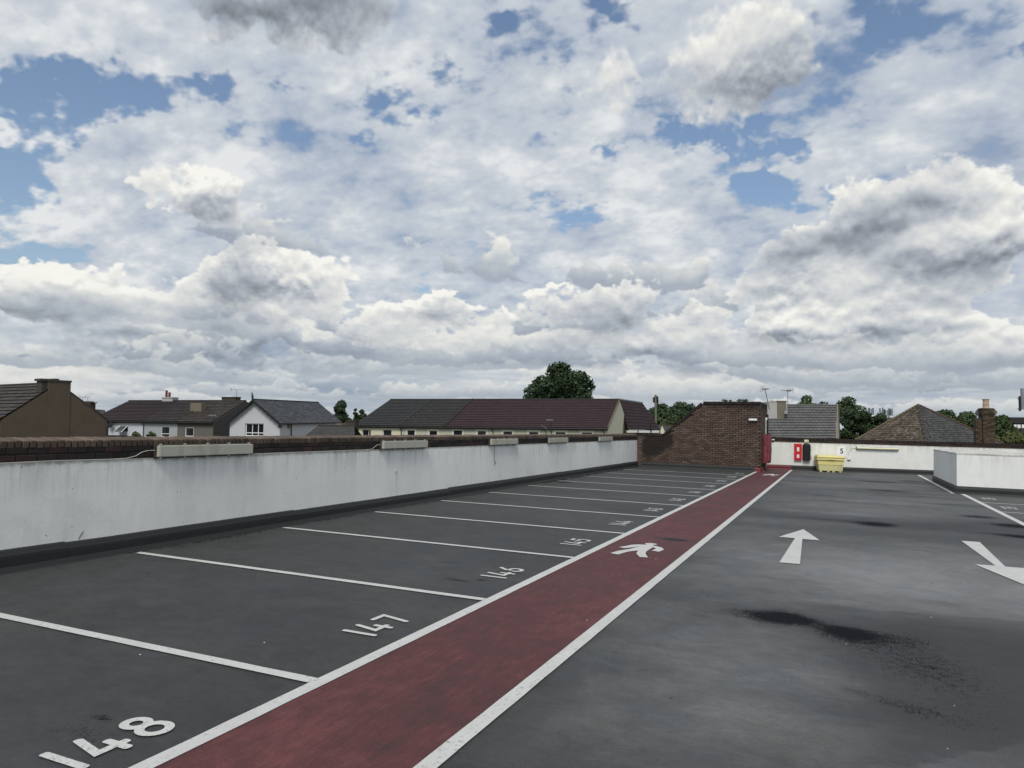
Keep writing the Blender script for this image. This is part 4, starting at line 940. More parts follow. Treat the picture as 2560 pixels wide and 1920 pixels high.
def wall_panel(fr, s0, s1, z0, z1, ops, mat, parent, name='wall', reveal=.12, d0=0.0, thick=.25):
    """front wall with real openings; ops = [(sa, sb, za, zb)]"""
    mb = MB(); S_ = sorted({s0, s1, *[o[0] for o in ops], *[o[1] for o in ops]}); Z_ = sorted({z0, z1, *[o[2] for o in ops], *[o[3] for o in ops]})
    S_ = [v for v in S_ if s0-1e-6 <= v <= s1+1e-6]; Z_ = [v for v in Z_ if z0-1e-6 <= v <= z1+1e-6]
    for i in range(len(S_)-1):
        for j in range(len(Z_)-1):
            sm, zm = (S_[i]+S_[i+1])/2, (Z_[j]+Z_[j+1])/2
            if any(o[0] < sm < o[1] and o[2] < zm < o[3] for o in ops): continue
            mb.face([fr.P(S_[i],d0,Z_[j]), fr.P(S_[i+1],d0,Z_[j]), fr.P(S_[i+1],d0,Z_[j+1]), fr.P(S_[i],d0,Z_[j+1])])
    for a, b, c, d in ops:
        for q in (((a,c),(b,c)),((b,c),(b,d)),((b,d),(a,d)),((a,d),(a,c))):
            (x0, y0), (x1, y1) = q; mb.face([fr.P(x0,d0,y0), fr.P(x1,d0,y1), fr.P(x1,d0+thick,y1), fr.P(x0,d0+thick,y0)])
    return mb.build(name, mat, parent)
def window(fr, a, b, c, d, parent, depth=.10, bars=(), trans=(), curtain=0.0, fw=.06, sill=True, blind=False, mat='upvc'):
    mb = MB()
    for q in ((a,b,c,c+fw),(a,b,d-fw,d),(a,a+fw,c+fw,d-fw),(b-fw,b,c+fw,d-fw)): mb.fbox(fr, q[0], q[1], depth, depth+.06, q[2], q[3])
    for t in bars: x = a+(b-a)*t; mb.fbox(fr, x-fw*.45, x+fw*.45, depth+.002, depth+.055, c+fw, d-fw)
    for t in trans: z = c+(d-c)*t; mb.fbox(fr, a+fw, b-fw, depth+.004, depth+.05, z-fw*.5, z+fw*.5)
    f = mb.build('window', M[mat], parent)
    mb = MB(); mb.fbox(fr, a+fw, b-fw, depth+.025, depth+.032, c+fw, d-fw); mb.build('pane', M['glass'], f)
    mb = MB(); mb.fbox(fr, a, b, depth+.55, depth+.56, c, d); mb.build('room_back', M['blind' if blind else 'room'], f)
    if curtain:
        for x0, x1 in ((a+fw, a+fw+(b-a)*curtain), (b-fw-(b-a)*curtain*.7, b-fw)):
            mb = MB(); n = 10
            for i in range(n): mb.face([fr.P(x0+(x1-x0)*i/n, depth+.12+.03*(i % 2), c+fw), fr.P(x0+(x1-x0)*(i+1)/n, depth+.12+.03*((i+1) % 2), c+fw), fr.P(x0+(x1-x0)*(i+1)/n, depth+.12+.03*((i+1) % 2), d-fw), fr.P(x0+(x1-x0)*i/n, depth+.12+.03*(i % 2), d-fw)])
            mb.build('curtain', M['curtain'], f)
    if sill: mb = MB(); mb.fbox(fr, a-.05, b+.05, -.05, depth, c-.06, c-.002); mb.build('sill', M['upvc'], f)
    return f
def ops_px(fr, lst, d=0.0):
    out = []
    for x0, x1, y0, y1 in lst:
        a, z1 = fr.hit(x0, y0, d); b, _ = fr.hit(x1, y0, d); _, z0 = fr.hit(x0, y1, d); out.append((a, b, z0, z1))
    return out
def chimney(fr, px0, px1, py_top, py_bot, d, deep, mat, parent, courses=0, cap=True, name='chimney'):
    s0, zt = fr.hit(px0, py_top, d); s1, _ = fr.hit(px1, py_top, d); _, zb = fr.hit(px0, py_bot, d); mb = MB()
    mb.fbox(fr, s0, s1, d, d+deep, zb-.6, zt-.10 if cap else zt)
    if cap: mb.fbox(fr, s0-.05, s1+.05, d-.05, d+deep+.05, zt-.098, zt)
    return mb.build(name, M[mat], parent), (s0, s1, zt)
def pots(fr, lst, d, parent, mat='pot_red', r=.12):
    for px, y0, y1 in lst:
        s_, zt = fr.hit(px, y0, d); _, zb = fr.hit(px, y1, d); mb = MB(); a, b = Vector(fr.P(s_, d, zb)), Vector(fr.P(s_, d, zt))
        mb.tube([a, lerp(a, b, .88), lerp(a, b, .9), b], [r, r*.85, r, r], 10); mb.build('chimney_pot', M[mat], parent)
def yagi(name, label, base, top, mat='metal', boom=.9, dirv=None, n=6, group='television aerials on the roofs', up=.0):
    t = thing(name, label, 'aerial', group, base, town=True); mb = MB(); tv = Vector(top)-Vector(base)
    mb.tube([(0,0,0), tuple(tv)], .022, 6); mb.build('mast', M[mat], t)
    dv = (dirv or RH).normalized(); side = dv.cross(Vector((0,0,1))).normalized()*.85+Vector((0,0,.25)); mb = MB(); c = tv
    mb.tube([c-dv*boom*.45, c+dv*boom*.55], .018, 5)
    for i in range(n):
        p = c+dv*boom*(-.42+.95*i/(n-1)); L = .22-.02*i; mb.tube([p-side*L, p+side*L], .012, 4)
    for k in (-1, 1): mb.tube([c-dv*boom*.44+Vector((0,0,.02)), c-dv*boom*.44+Vector((0,0,.16*k))], .012, 4)
    mb.tube([c-dv*boom*.44-side*.25+Vector((0,0,.14)), c-dv*boom*.44+side*.25+Vector((0,0,.14))], .012, 4); mb.tube([c-dv*boom*.44-side*.25-Vector((0,0,.14)), c-dv*boom*.44+side*.25-Vector((0,0,.14))], .012, 4)
    mb.build('yagi_head', M[mat], t); return t

struct_o = MB(); struct_o.face([(-900,-300,GZ-.02),(900,-300,GZ-.02),(900,1500,GZ-.02),(-900,1500,GZ-.02)]); struct(struct_o.build('ground', M['ground']), True)

def house(name, label, fr, s0, s1, ze, hd, zr, wallm, roofm, courses, windows=(), group=None, sk=(0, 0), gutter=True, gable=(True, True), tile=.33, win_kw=None, ov=.30, cat='house', lift=.06, reveal=.10):
    """ze, zr: (left, right) heights of eaves and ridge; hd: horizontal depth from wall face to ridge"""
    t = thing(name, label, cat, group, fr.P(s0, 0, GZ), town=True)
    off = -Vector(t.location)
    def L(o): o.parent = t; o.matrix_parent_inverse = Matrix.Translation(off); return o
    ops = list(windows); zt = min(ze)
    L(wall_panel(fr, s0, s1, GZ, zt, ops, M[wallm], None))
    mb = MB(); ztl, ztr = ze
    if abs(ztl-ztr) > 1e-3: mb.face([fr.P(s0,0,zt), fr.P(s1,0,zt), fr.P(s1,0,ztr), fr.P(s0,0,ztl)])
    for s_, g, a, b in ((s0, gable[0], ztl, zr[0]), (s1, gable[1], ztr, zr[1])):
        if g: mb.face([fr.P(s_,0,GZ), fr.P(s_,2*hd,GZ), fr.P(s_,2*hd,a), fr.P(s_,hd,b-.06), fr.P(s_,0,a)])
    mb.face([fr.P(s0,2*hd,GZ), fr.P(s1,2*hd,GZ), fr.P(s1,2*hd,ztr), fr.P(s0,2*hd,ztl)]); L(mb.build('gable_walls', M[wallm], None))
    k = (zr[0]-ze[0])/hd*ov
    eL, eR, rR, rL = fr.P(s0-sk[0],-ov,ze[0]-k+.05), fr.P(s1+sk[1],-ov,ze[1]-k+.05), fr.P(s1+sk[1],hd,zr[1]), fr.P(s0-sk[0],hd,zr[0])
    L(tile_slope('roof_tiles', M[roofm], None, eL, eR, rR, rL, courses, tile, lift, seed=int(abs(s0*10))+courses))
    bL, bR = fr.P(s0-sk[0],2*hd+ov,ze[0]-k+.05), fr.P(s1+sk[1],2*hd+ov,ze[1]-k+.05)
    mb = MB(); mb.face([bL, bR, rR, rL]); L(mb.build('rear_roof', M[roofm], None))
    mb = MB(); mb.tube([Vector(rL)+Vector((0,0,.03)), Vector(rR)+Vector((0,0,.03))], .075, 8); L(mb.build('ridge', M['ridge_dark'], None))
    if gutter:
        mb = MB(); mb.tube([Vector(eL)+Vector((0,0,-.09)), Vector(eR)+Vector((0,0,-.09))], .065, 8); L(mb.build('gutter', M['gutter'], None))
        mb = MB(); mb.fbox(fr, s0, s1, -ov+.08, -ov+.10, min(ze)-k-.16, min(ze)-k+.0); L(mb.build('fascia', M['gutter'], None))
    kw = win_kw or [{}]*len(ops)
    for q, w in zip(ops, kw): L(window(fr, *q, None, **w))
    t['_'] = 0; del t['_']
    return t, L
def downpipe(fr, px, ytop, L, zt, mat='gutter'):
    s_, _ = fr.hit(px, ytop); mb = MB(); mb.tube([fr.P(s_-.12, -.3, zt+.02), fr.P(s_-.06, -.12, zt-.22), fr.P(s_, -.06, zt-.35), fr.P(s_, -.06, GZ)], .04, 6); L(mb.build('downpipe', M[mat], None))

# long cream terrace: three houses
fe = tframe(887, 1064, 78, 15.6)
sE0, sE1 = fe.hit(887, 1064)[0], fe.hit(1519.9, 1071.5)[0]
hdE = (solve_d(fe, 953, 999.2, sE0)+solve_d(fe, 1555.5, 998.7, sE1))/2
sp_ = [sE0, fe.hit(1001, 1066)[0], fe.hit(1112.5, 1067.7)[0], sE1]
ez = [fe.hit(x, y)[1]+.10 for x, y in ((887,1063.8),(1001,1066),(1112,1067.8),(1519.9,1071.3))]
rz = [fe.hit(x, y, hdE)[1] for x, y in ((953,999.2),(1060,999.2),(1168.5,998.8),(1555.5,998.7))]
winE = [[(905,927,1074,1092),(957,979,1074,1093)], [(1017.5,1038,1074.5,1094),(1072.5,1094,1076,1094)],
        [(1133,1156.5,1074.5,1096),(1193,1216,1076,1096),(1257,1281.5,1077.5,1097),(1321.5,1347,1078.6,1098),(1388,1415,1079,1099),(1453,1481,1080,1100)]]
houses = []
for i, (lab, wm, rm) in enumerate((('end terrace house, cream wall with charcoal tiled roof', 'render_cream', 't_char'), ('narrow terrace house, pale wall with olive-black roof in the middle', 'render_ivory', 't_char2'),
                                    ('long cream terrace under a dark red tiled roof', 'render_ivory', 't_red'))):
    W_ = ops_px(fe, winE[i]); W_ = [(a, b, d-1.25, d) for a, b, c, d in W_]
    kw = [[dict(bars=(.72,), trans=(.5,), depth=.12), dict(blind=True, depth=.10)], [dict(depth=.02), dict(depth=.02)], [dict(depth=.02, blind=j in (0, 1)) for j in range(6)]][i]
    t, L = house('terrace_house', lab, fe, sp_[i]+(.002 if i else 0), sp_[i+1], (ez[i], ez[i+1]), hdE, (rz[i], rz[i+1]), wm, rm, 17, W_, 'terraced houses beyond the wall', win_kw=kw, tile=.36, gable=(i == 0, True))
    if i:   # window surrounds
        for a, b, c, d in W_:
            mb = MB()
            for q in ((a-.14,b+.14,d+.002,d+.12),(a-.14,a-.002,c,d),(b+.002,b+.14,c,d)): mb.fbox(fe, q[0], q[1], -.035, -.002, q[2], q[3])
            mb.fbox(fe, a-.20, b+.20, -.07, -.002, d+.122, d+.19); L(mb.build('window_surround', M['render_cream'], None))
    houses.append((t, L))
for k in (1, 2):     # raised verges between the roofs
    t, L = houses[k]; s_ = sp_[k]; kk = (rz[k]-ez[k])/hdE*.3; mb = MB(); a, b = Vector(fe.P(s_,-.3,ez[k]-kk+.09)), Vector(fe.P(s_,hdE,rz[k]+.04)); mb.tube([a, b], .11, 8); L(mb.build('verge_ridge', M['ridge_dark' if k == 1 else 't_redx'], None))
for px, hi_ in ((1004, 0), (1233, 2), (1366, 2), (1511, 2)): downpipe(fe, px, 1075, houses[hi_][1], ez[min(hi_+1, 3)]-.2)
# the right-hand gable of the terrace: pale upper triangle with lichen stained verge
t, L = houses[2]; gx = sp_[3]
mb = MB(); mb.prism([Vector(fe.P(gx+.012,0,GZ)), Vector(fe.P(gx+.012,2*hdE,GZ)), Vector(fe.P(gx+.012,2*hdE,ez[3])), Vector(fe.P(gx+.012,hdE,rz[3]-.1)), Vector(fe.P(gx+.012,0,ez[3]))], fe.u*.02); L(mb.build('painted_gable', M['render_cream'], None))
mb = MB()
for i in range(10):
    a, b = lerp(fe.P(gx-.25,-.25,ez[3]+.02), fe.P(gx-.25,hdE,rz[3]+.05), i/10), lerp(fe.P(gx-.25,-.25,ez[3]+.02), fe.P(gx-.25,hdE,rz[3]+.05), (i+.97)/10); mb.tube([a+Vector(fe.u)*.3, b+Vector(fe.u)*.3], .09, 6)
for i in range(10):
    a, b = lerp(fe.P(gx+.05,2*hdE+.2,ez[3]+.02), fe.P(gx+.05,hdE,rz[3]+.05), i/10), lerp(fe.P(gx+.05,2*hdE+.2,ez[3]+.02), fe.P(gx+.05,hdE,rz[3]+.05), (i+.97)/10); mb.tube([a, b], .08, 6)
L(mb.build('verge_tiles', M['lichen_ridge'], None))

# steep dark red roof of the house behind the gable
fq = tframe(1584, 1075, 82, -32)
hq = 3.4
def fp(px, py, d): s_, z_ = fq.hit(px, py, d); return s_, z_
a0 = fq.hit(1566, 1073); a1 = fq.hit(1644, 1074); r0 = fq.hit(1548, 999, hq); r1 = fq.hit(1606.6, 1008, hq)
t = thing('brick_house', 'house with a steep dark red roof and white eaves behind the cream gable', 'house', None, fq.P(a0[0], 0, GZ), town=True)
def LQ(o, t=t): o.parent = t; o.matrix_parent_inverse = Matrix.Translation(-Vector(t.location)); return o
LQ(tile_slope('roof_tiles', M['t_redx'], None, fq.P(a0[0],-.25,a0[1]), fq.P(a1[0]+.2,-.25,a1[1]), fq.P(r1[0],hq,r1[1]), fq.P(r0[0],hq,r0[1]), 9, .36, .05, seed=9))
mb = MB(); mb.face([fq.P(a0[0],2*hq,a0[1]), fq.P(a1[0]+.2,2*hq,a1[1]), fq.P(r1[0],hq,r1[1]), fq.P(r0[0],hq,r0[1])]); mb.face([fq.P(a1[0]+.2,-.25,a1[1]), fq.P(a1[0]+.2,2*hq,a1[1]), fq.P(r1[0],hq,r1[1])]); LQ(mb.build('rear_roof', M['t_redx'], None))
mb = MB(); mb.fbox(fq, a0[0], a1[0], 0, 2*hq, GZ, a1[1]-.40); LQ(mb.build('wall', M['brickT'], None))
mb = MB(); mb.fbox(fq, a0[0], a1[0]+.1, -.26, 0, a1[1]-.36, a1[1]-.10); LQ(mb.build('fascia', M['fascia'], None))
for px in (1590.5, 1622.5, 1645): s_ = fq.hit(px, 1070)[0]; mb = MB(); mb.tube([fq.P(s_,-.30,a1[1]-.05), fq.P(s_,-.30,a1[1]-.6), fq.P(s_,-.08,a1[1]-.9), fq.P(s_,-.08,GZ)], .06, 6); LQ(mb.build('downpipe', M['gutter'], None))
for i in range(6): mb = MB(); a, b = lerp(fq.P(r0[0],hq,r0[1]+.05), fq.P(r1[0],hq,r1[1]+.05), i/6), lerp(fq.P(r0[0],hq,r0[1]+.05), fq.P(r1[0],hq,r1[1]+.05), (i+.94)/6); mb.tube([a, b], .11, 8); LQ(mb.build('ridge_tile', M['lead'], None))
s_, z_ = fq.hit(1628, 1064, -.3); mb = MB(); mb.tube([fq.P(s_,-.3,z_-.6), fq.P(s_,-.3,z_+.2)], .09, 8); LQ(mb.build('soil_vent', M['gutter'], None))

# tiny distant roofs between gable and brick tower
fr = tframe(1655, 1080, 95, 10)
t = thing('distant_house', 'small distant white gable with a grey roof left of the brick tower', 'house', None, fr.P(*(fr.hit(1647, 1086)[0], 0), GZ), town=True)
def LX(o, t=t): o.parent = t; o.matrix_parent_inverse = Matrix.Translation(-Vector(t.location)); return o
p = [fr.hit(1647.5, 1086), fr.hit(1664, 1084), fr.hit(1655.3, 1064)]; mb = MB()
mb.prism([fr.P(p[0][0],0,GZ), fr.P(p[1][0],0,GZ), fr.P(p[1][0],0,p[1][1]), fr.P(p[2][0],0,p[2][1]), fr.P(p[0][0],0,p[0][1])], fr.b*.3); LX(mb.build('wall', M['render_cream'], None))
q = [fr.hit(1643, 1063, 2.5), fr.hit(1690, 1065.5, 2.5), fr.hit(1643, 1088, .5), fr.hit(1690, 1088, .5)]
LX(tile_slope('roof_tiles', M['t_small'], None, fr.P(q[2][0],.5,q[2][1]), fr.P(q[3][0],.5,q[3][1]), fr.P(q[1][0],2.5,q[1][1]), fr.P(q[0][0],2.5,q[0][1]), 6, .5, .03))
mb = MB(); mb.fbox(fr, q[0][0], q[1][0], 2.45, 2.55, q[0][1], q[0][1]+.08); LX(mb.build('ridge', M['ridge_red'], None))
mb = MB(); mb.fbox(fr, q[2][0]+.1, q[3][0]-.1, .6, 5, GZ, q[2][1]); LX(mb.build('side_wall', M['render_ivory'], None))

# white, grey and tan row on the left
fb = tframe(267, 1053.2, 76, 16)
sB1 = fb.hit(535, 1057.5)[0]; hdB = solve_d(fb, 615, 1001.6, sB1); sB0 = fb.hit(322, 1002, hdB)[0]
sm = [sB0, fb.hit(358, 1056)[0], fb.hit(444, 1056)[0], sB1]
def zline(fr, x0, y0, x1, y1, d, s_):
    a, b = fr.hit(x0, y0, d), fr.hit(x1, y1, d); return a[1]+(b[1]-a[1])*(s_-a[0])/(b[0]-a[0])
ebz = [zline(fb, 269, 1053.4, 535, 1057.7, 0, s_)+.18 for s_ in sm]; rbz = [zline(fb, 322, 1002.4, 612, 1002.2, hdB, s_) for s_ in sm]
spec = [('white-rendered end house with an open top-hung window', 'render_white', 't_plum', [(300,320,1064.5,1080)], [dict(depth=.10)]),
        ('pale grey rendered house with a white sash window', 'render_pale', 't_mix', [(403.5,424.5,1066,1092)], [dict(curtain=.32, depth=.04, trans=(.30,))]),
        ('tan rendered house with a small white window beside the gable', 'render_tan', 't_brown', [(463.5,485,1068,1091)], [dict(curtain=.30, depth=.04, fw=.07)])]
rowB = []
for i, (lab, wm, rm, ws, kw) in enumerate(spec):
    W_ = ops_px(fb, ws); t, L = house('row_house', lab, fb, sm[i]+(.002 if i else 0), sm[i+1], (ebz[i], ebz[i+1]), hdB, (rbz[i], rbz[i+1]), wm, rm, 14, W_, 'row of rendered houses on the left', win_kw=kw, tile=.30, gable=(i == 0, True), sk=(0, 0)); rowB.append((t, L, W_))
t, L, W_ = rowB[0]; a, b, c, d = W_[0]
mb = MB(); hgt = d-c; o0, o1 = -.05, -.85        # the open sash swings out and to the left
for q in ((0,.12),(.88,1)): mb.hexa([fb.P(a,o0-(o0-o1)*q[0]*1.0,d-hgt*q[0]-.02), fb.P(b,o0-(o0-o1)*q[0],d-hgt*q[0]-.02), fb.P(b,o0-(o0-o1)*q[0]+.04,d-hgt*q[0]-.02), fb.P(a,o0-(o0-o1)*q[0]+.04,d-hgt*q[0]-.02), fb.P(a,o0-(o0-o1)*q[1],d-hgt*q[1]), fb.P(b,o0-(o0-o1)*q[1],d-hgt*q[1]), fb.P(b,o0-(o0-o1)*q[1]+.04,d-hgt*q[1]), fb.P(a,o0-(o0-o1)*q[1]+.04,d-hgt*q[1])])
for x0, x1 in ((a, a+.10), (b-.10, b)): mb.hexa([fb.P(x0,o0,d), fb.P(x1,o0,d), fb.P(x1,o0+.04,d), fb.P(x0,o0+.04,d), fb.P(x0,o1,c), fb.P(x1,o1,c), fb.P(x1,o1+.04,c), fb.P(x0,o1+.04,c)])
sash = L(mb.build('open_sash', M['upvc'], None)); mb = MB(); mb.face([fb.P(a+.06,o0-.02,d-.02), fb.P(b-.06,o0-.02,d-.02), fb.P(b-.06,o1-.0,c+.02), fb.P(a+.06,o1-.0,c+.02)]); g_ = mb.build('pane', M['greyglass'], sash); g_.matrix_parent_inverse = Matrix.Translation(-Vector(t.location)) @ Matrix.Identity(4); g_.matrix_parent_inverse = Matrix.Identity(4)
s_, z_ = fb.hit(283, 1062); mb = MB(); cpt = Vector(fb.P(s_, -.42, z_)); mb.tube([cpt, cpt+fb.n*.06], [.33, .30], 14); mb.tube([cpt-fb.n*.02, cpt-fb.n*.42], .03, 6); mb.tube([fb.P(s_-.6,-.4,z_), fb.P(s_,-.4,z_)], .03, 6)
L(mb.build('satellite_dish', M['gutter'], None))
s_, z_ = fb.hit(272, 1060); mb = MB(); mb.tube([fb.P(s_,-.1,z_+.5), fb.P(s_,-.1,z_-.1), fb.P(s_-.25,-.1,z_-.5), fb.P(s_-.25,-.1,GZ)], .08, 6); L(mb.build('downpipe', M['gutter'], None))
z1_, z2_ = fb.hit(300, 1088)[1], fb.hit(300, 1089.5)[1]; mb = MB(); mb.fbox(fb, sm[0], fb.hit(320, 1088)[0], -2.4, -.01, z2_-.25, z1_); L(mb.build('lean_to_roof', M['gutter'], None))
mb = MB(); mb.fbox(fb, sm[0], fb.hit(315, 1090)[0], -2.2, -.01, GZ, z2_-.27); L(mb.build('lean_to_wall', M['render_cream'], None))
downpipe(fb, 360, 1062, rowB[0][1], ebz[1]-.2)
t, L, _ = rowB[1]; c_, (sa, sb, zt) = chimney(fb, 405.5, 431, 993, 1003, hdB-.2, .9, 'stack_pale', None); L(c_)
for px, y0 in ((416, 976), (423.5, 981)):
    s_, z0 = fb.hit(px, 995, hdB+.2); _, z1 = fb.hit(px, y0, hdB+.2); mb = MB(); mb.tube([fb.P(s_,hdB+.2,z0-.1), fb.P(s_,hdB+.2,z1-.05), fb.P(s_,hdB+.2,z1-.04), fb.P(s_,hdB+.2,z1)], [.13,.12,.145,.145], 10); L(mb.build('chimney_pot', M['pot_red'], None))
# valley parapet and chimneys of the tan house
t, L, _ = rowB[2]; c_, _q = chimney(fb, 476, 503.5, 1007, 1022, hdB*.42, .8, 'stack_buff', None, cap=False); L(c_)
c_, _q = chimney(fb, 554.5, 588.5, 992, 1002, hdB-.1, .9, 'stack_dark', None); L(c_)
mb = MB(); mb.tube([fb.P(sm[2],-.3,ebz[2]-.05), fb.P(sm[2],hdB,rbz[2]+.04)], .10, 6); L(mb.build('party_ridge', M['ridge_dark'], None))
mb = MB(); mb.prism([Vector(fb.P(sB1+.01,0,GZ)), Vector(fb.P(sB1+.01,2*hdB,GZ)), Vector(fb.P(sB1+.01,2*hdB,ebz[3]-.1)), Vector(fb.P(sB1+.01,hdB,rbz[3]-.08)), Vector(fb.P(sB1+.01,0,ebz[3]-.1))], fb.u*.03); L(mb.build('shaded_tan_gable', M['render_taupe_shade'], None))  # tan end gable, its shade put into a darker render colour

# white gabled house with slate roof
phi = 19
gB = heading(phi); gable_O = at(568, 1052, 66)
fg = TFrame(gable_O, gB)                                   # gable end, faces the deck
sg0, sg1 = fg.hit(575, 1052)[0], fg.hit(700, 1058)[0]; zga, zgb = fg.hit(568, 1050)[1], fg.hit(697, 1055)[1]; sap, zap = fg.hit(634.5, 1000)
sap = (sg0+sg1)/2
t = thing('gabled_house', 'white-rendered house with slate roof and black scalloped bargeboards', 'house', None, fg.P(sg0, 0, GZ), town=True)
def LC(o, t=t): o.parent = t; o.matrix_parent_inverse = Matrix.Translation(-Vector(t.location)); return o
Wg = ops_px(fg, [(613, 659, 1058.5, 1090)]); ztg = min(Wg[0][3]+.3, zga-.05); zE = (zga+zgb)/2-.02
LC(wall_panel(fg, sg0, sg1, GZ, zE-.02, Wg, M['render_c'], None)); mb = MB(); mb.face([fg.P(sg0,0,zE-.02), fg.P(sg1,0,zE-.02), fg.P(sap,0,zap-.08)]); LC(mb.build('gable', M['render_c'], None))
LC(window(fg, *Wg[0], None, depth=.12, bars=(.36, .68), trans=(.26,), curtain=.14, fw=.07))
slope = (zap-zE)/(sap-sg0); Lb = 10.4
rE = fg.hit(798.4, 1006, 0)   # ridge end found by solving along the back direction
def back_len(px, py, s_t):
    lo, hi = 0, 30
    for _ in range(50):
        m_ = (lo+hi)/2; v = fg.hit(px, py, m_)[0]
        if v > s_t: lo = m_
        else: hi = m_
    return lo
Lr = back_len(796, 1006, sap); Le = back_len(852, 1056, sg1+.2)
zrb = fg.hit(798, 1006, Lr)[1]; zeb = fg.hit(853, 1055, Le)[1]
ovg = .35
e0, e1 = fg.P(sg1+.28, -ovg, zE-.28*slope+.06), fg.P(sg1+.28, Le, zeb); k0, k1 = fg.P(sap, -ovg, zap+.05), fg.P(sap, Lr, zrb)
LC(tile_slope('slates', M['t_slate'], None, e0, e1, k1, k0, 15, .28, .018, .006, seed=5))
mb = MB(); mb.face([fg.P(sg0-.28,-ovg,zE-.28*slope+.06), k0, k1, fg.P(sg0-.28,Le,zeb)]); LC(mb.build('rear_roof', M['t_slate'], None))
mb = MB(); mb.face([fg.P(sg1,0.01,GZ), fg.P(sg1,Le-.5,GZ), fg.P(sg1,Le-.5,zeb-.05), fg.P(sg1,0.01,zE-.03)]); mb.face([fg.P(sg0,0.01,GZ), fg.P(sg0,Le-.5,GZ), fg.P(sg0,Le-.5,zeb-.05), fg.P(sg0,0.01,zE-.03)]); mb.face([fg.P(sg0,Le-.5,GZ), fg.P(sg1,Le-.5,GZ), fg.P(sg1,Le-.5,zeb), fg.P(sap,Lr,zrb-.1), fg.P(sg0,Le-.5,zeb)]); LC(mb.build('side_walls', M['render_c'], None))
mb = MB(); mb.tube([Vector(e0)+Vector((0,0,-.06)), Vector(e1)+Vector((0,0,-.06))], .07, 8); LC(mb.build('gutter', M['gutter'], None))
mb = MB(); mb.tube([k0, k1], .07, 8); LC(mb.build('ridge', M['ridge_dark'], None))
for sgn, sE_ in ((-1, sg0-.30), (1, sg1+.30)):      # bargeboards, the right one scalloped
    mb = MB(); a, b = Vector((sE_, zE-.30*slope+.05)), Vector((sap, zap+.05)); n = 14
    for i in range(n):
        p0, p1 = a.lerp(b, i/n), a.lerp(b, (i+1)/n); w0 = .20; ex = .07 if (i % 2 == 0) else .0
        mb.hexa([fg.P(p0.x,-ovg-.05,p0.y-w0-ex), fg.P(p1.x,-ovg-.05,p1.y-w0-(.07-ex)*.6), fg.P(p1.x,-ovg,p1.y-w0-(.07-ex)*.6), fg.P(p0.x,-ovg,p0.y-w0-ex), fg.P(p0.x,-ovg-.05,p0.y), fg.P(p1.x,-ovg-.05,p1.y), fg.P(p1.x,-ovg,p1.y), fg.P(p0.x,-ovg,p0.y)])
    LC(mb.build('bargeboard', M['wood'], None))
mb = MB(); q = Vector(fg.P(sap, -ovg-.03, zap)); mb.tube([q+Vector((0,0,-.1)), q+Vector((0,0,.25)), q+Vector((0,0,.28)), q-fg.u*.10+Vector((0,0,.72))], [.07,.09,.10,.02], 8); LC(mb.build('finial', M['wood'], None))
q = Vector(fg.P(sg1+.28, -ovg-.02, zE-.28*slope-.22)); mb = MB(); mb.tube([q+fg.n*.03, q-fg.n*.10], .17, 12); LC(mb.build('bargeboard_foot', M['wood'], None))
# side wall downpipe, small vent
fs = TFrame(Vector(fg.P(sg1, 0, 0)), fg.b)
s_, _z = fs.hit(727.5, 1062); mb = MB(); mb.tube([fs.P(s_,-.06,zE-.25), fs.P(s_,-.06,GZ)], .045, 6); LC(mb.build('downpipe', M['gutter'], None))
s_, z_ = fs.hit(721.5, 1065); mb = MB(); mb.fbox(fs, s_-.18, s_+.18, -.12, -.005, z_-.18, z_+.18); LC(mb.build('vent_box', M['stack_buff'], None))
# low grey-roofed annexe with a buff wall behind it, and its stub chimney
fa = tframe(794, 1066, 62, 12)
t = thing('annexe', 'low annexe with a mossy grey roof between the white house and the terrace', 'outbuilding', None, fa.P(fa.hit(761, 1092)[0], 0, GZ), town=True)
def LA(o, t=t): o.parent = t; o.matrix_parent_inverse = Matrix.Translation(-Vector(t.location)); return o
A_ = [fa.hit(755, 1095), fa.hit(887, 1095), fa.hit(886, 1065.5, 2.2), fa.hit(795, 1064.6, 2.2)]
LA(tile_slope('roof_tiles', M['t_small'], None, fa.P(A_[0][0],0,A_[0][1]), fa.P(A_[1][0],0,A_[1][1]), fa.P(A_[2][0],2.2,A_[2][1]), fa.P(A_[3][0],2.2,A_[3][1]), 9, .3, .015, .01))
mb = MB(); mb.face([fa.P(A_[0][0],0,A_[0][1]), fa.P(A_[3][0],2.2,A_[3][1]), fa.P(A_[0][0]+.5,3.4,A_[0][1])]); mb.face([fa.P(A_[3][0],2.2,A_[3][1]), fa.P(A_[2][0],2.2,A_[2][1]), fa.P(A_[1][0]-.7,3.4,A_[1][1]), fa.P(A_[0][0]+.5,3.4,A_[0][1])]); LA(mb.build('rear_roof', M['t_small'], None))
mb = MB(); mb.tube([fa.P(A_[3][0],2.2,A_[3][1]+.03), fa.P(A_[2][0],2.2,A_[2][1]+.03)], .06, 6); LA(mb.build('ridge', M['ridge_dark'], None))
mb = MB(); mb.fbox(fa, A_[0][0]+.2, A_[1][0]-.9, .15, 3.2, GZ, A_[0][1]-.02); LA(mb.build('wall', M['render_taupe_shade'], None))
c_, _q = chimney(fa, 866, 888, 1050.5, 1067, 2.6, .8, 'stack_dark', None); LA(c_)
fa2 = tframe(795, 1058, 76, 12); a, b = fa2.hit(793, 1057), fa2.hit(854.5, 1064.5)
mb = MB(); mb.fbox(fa2, a[0], b[0], 0, 3, GZ, a[1]); tag(mb.build('rear_extension', M['stack_buff']), 'buff-walled extension under the slate eaves, behind the annexe roof', 'outbuilding', None, True)

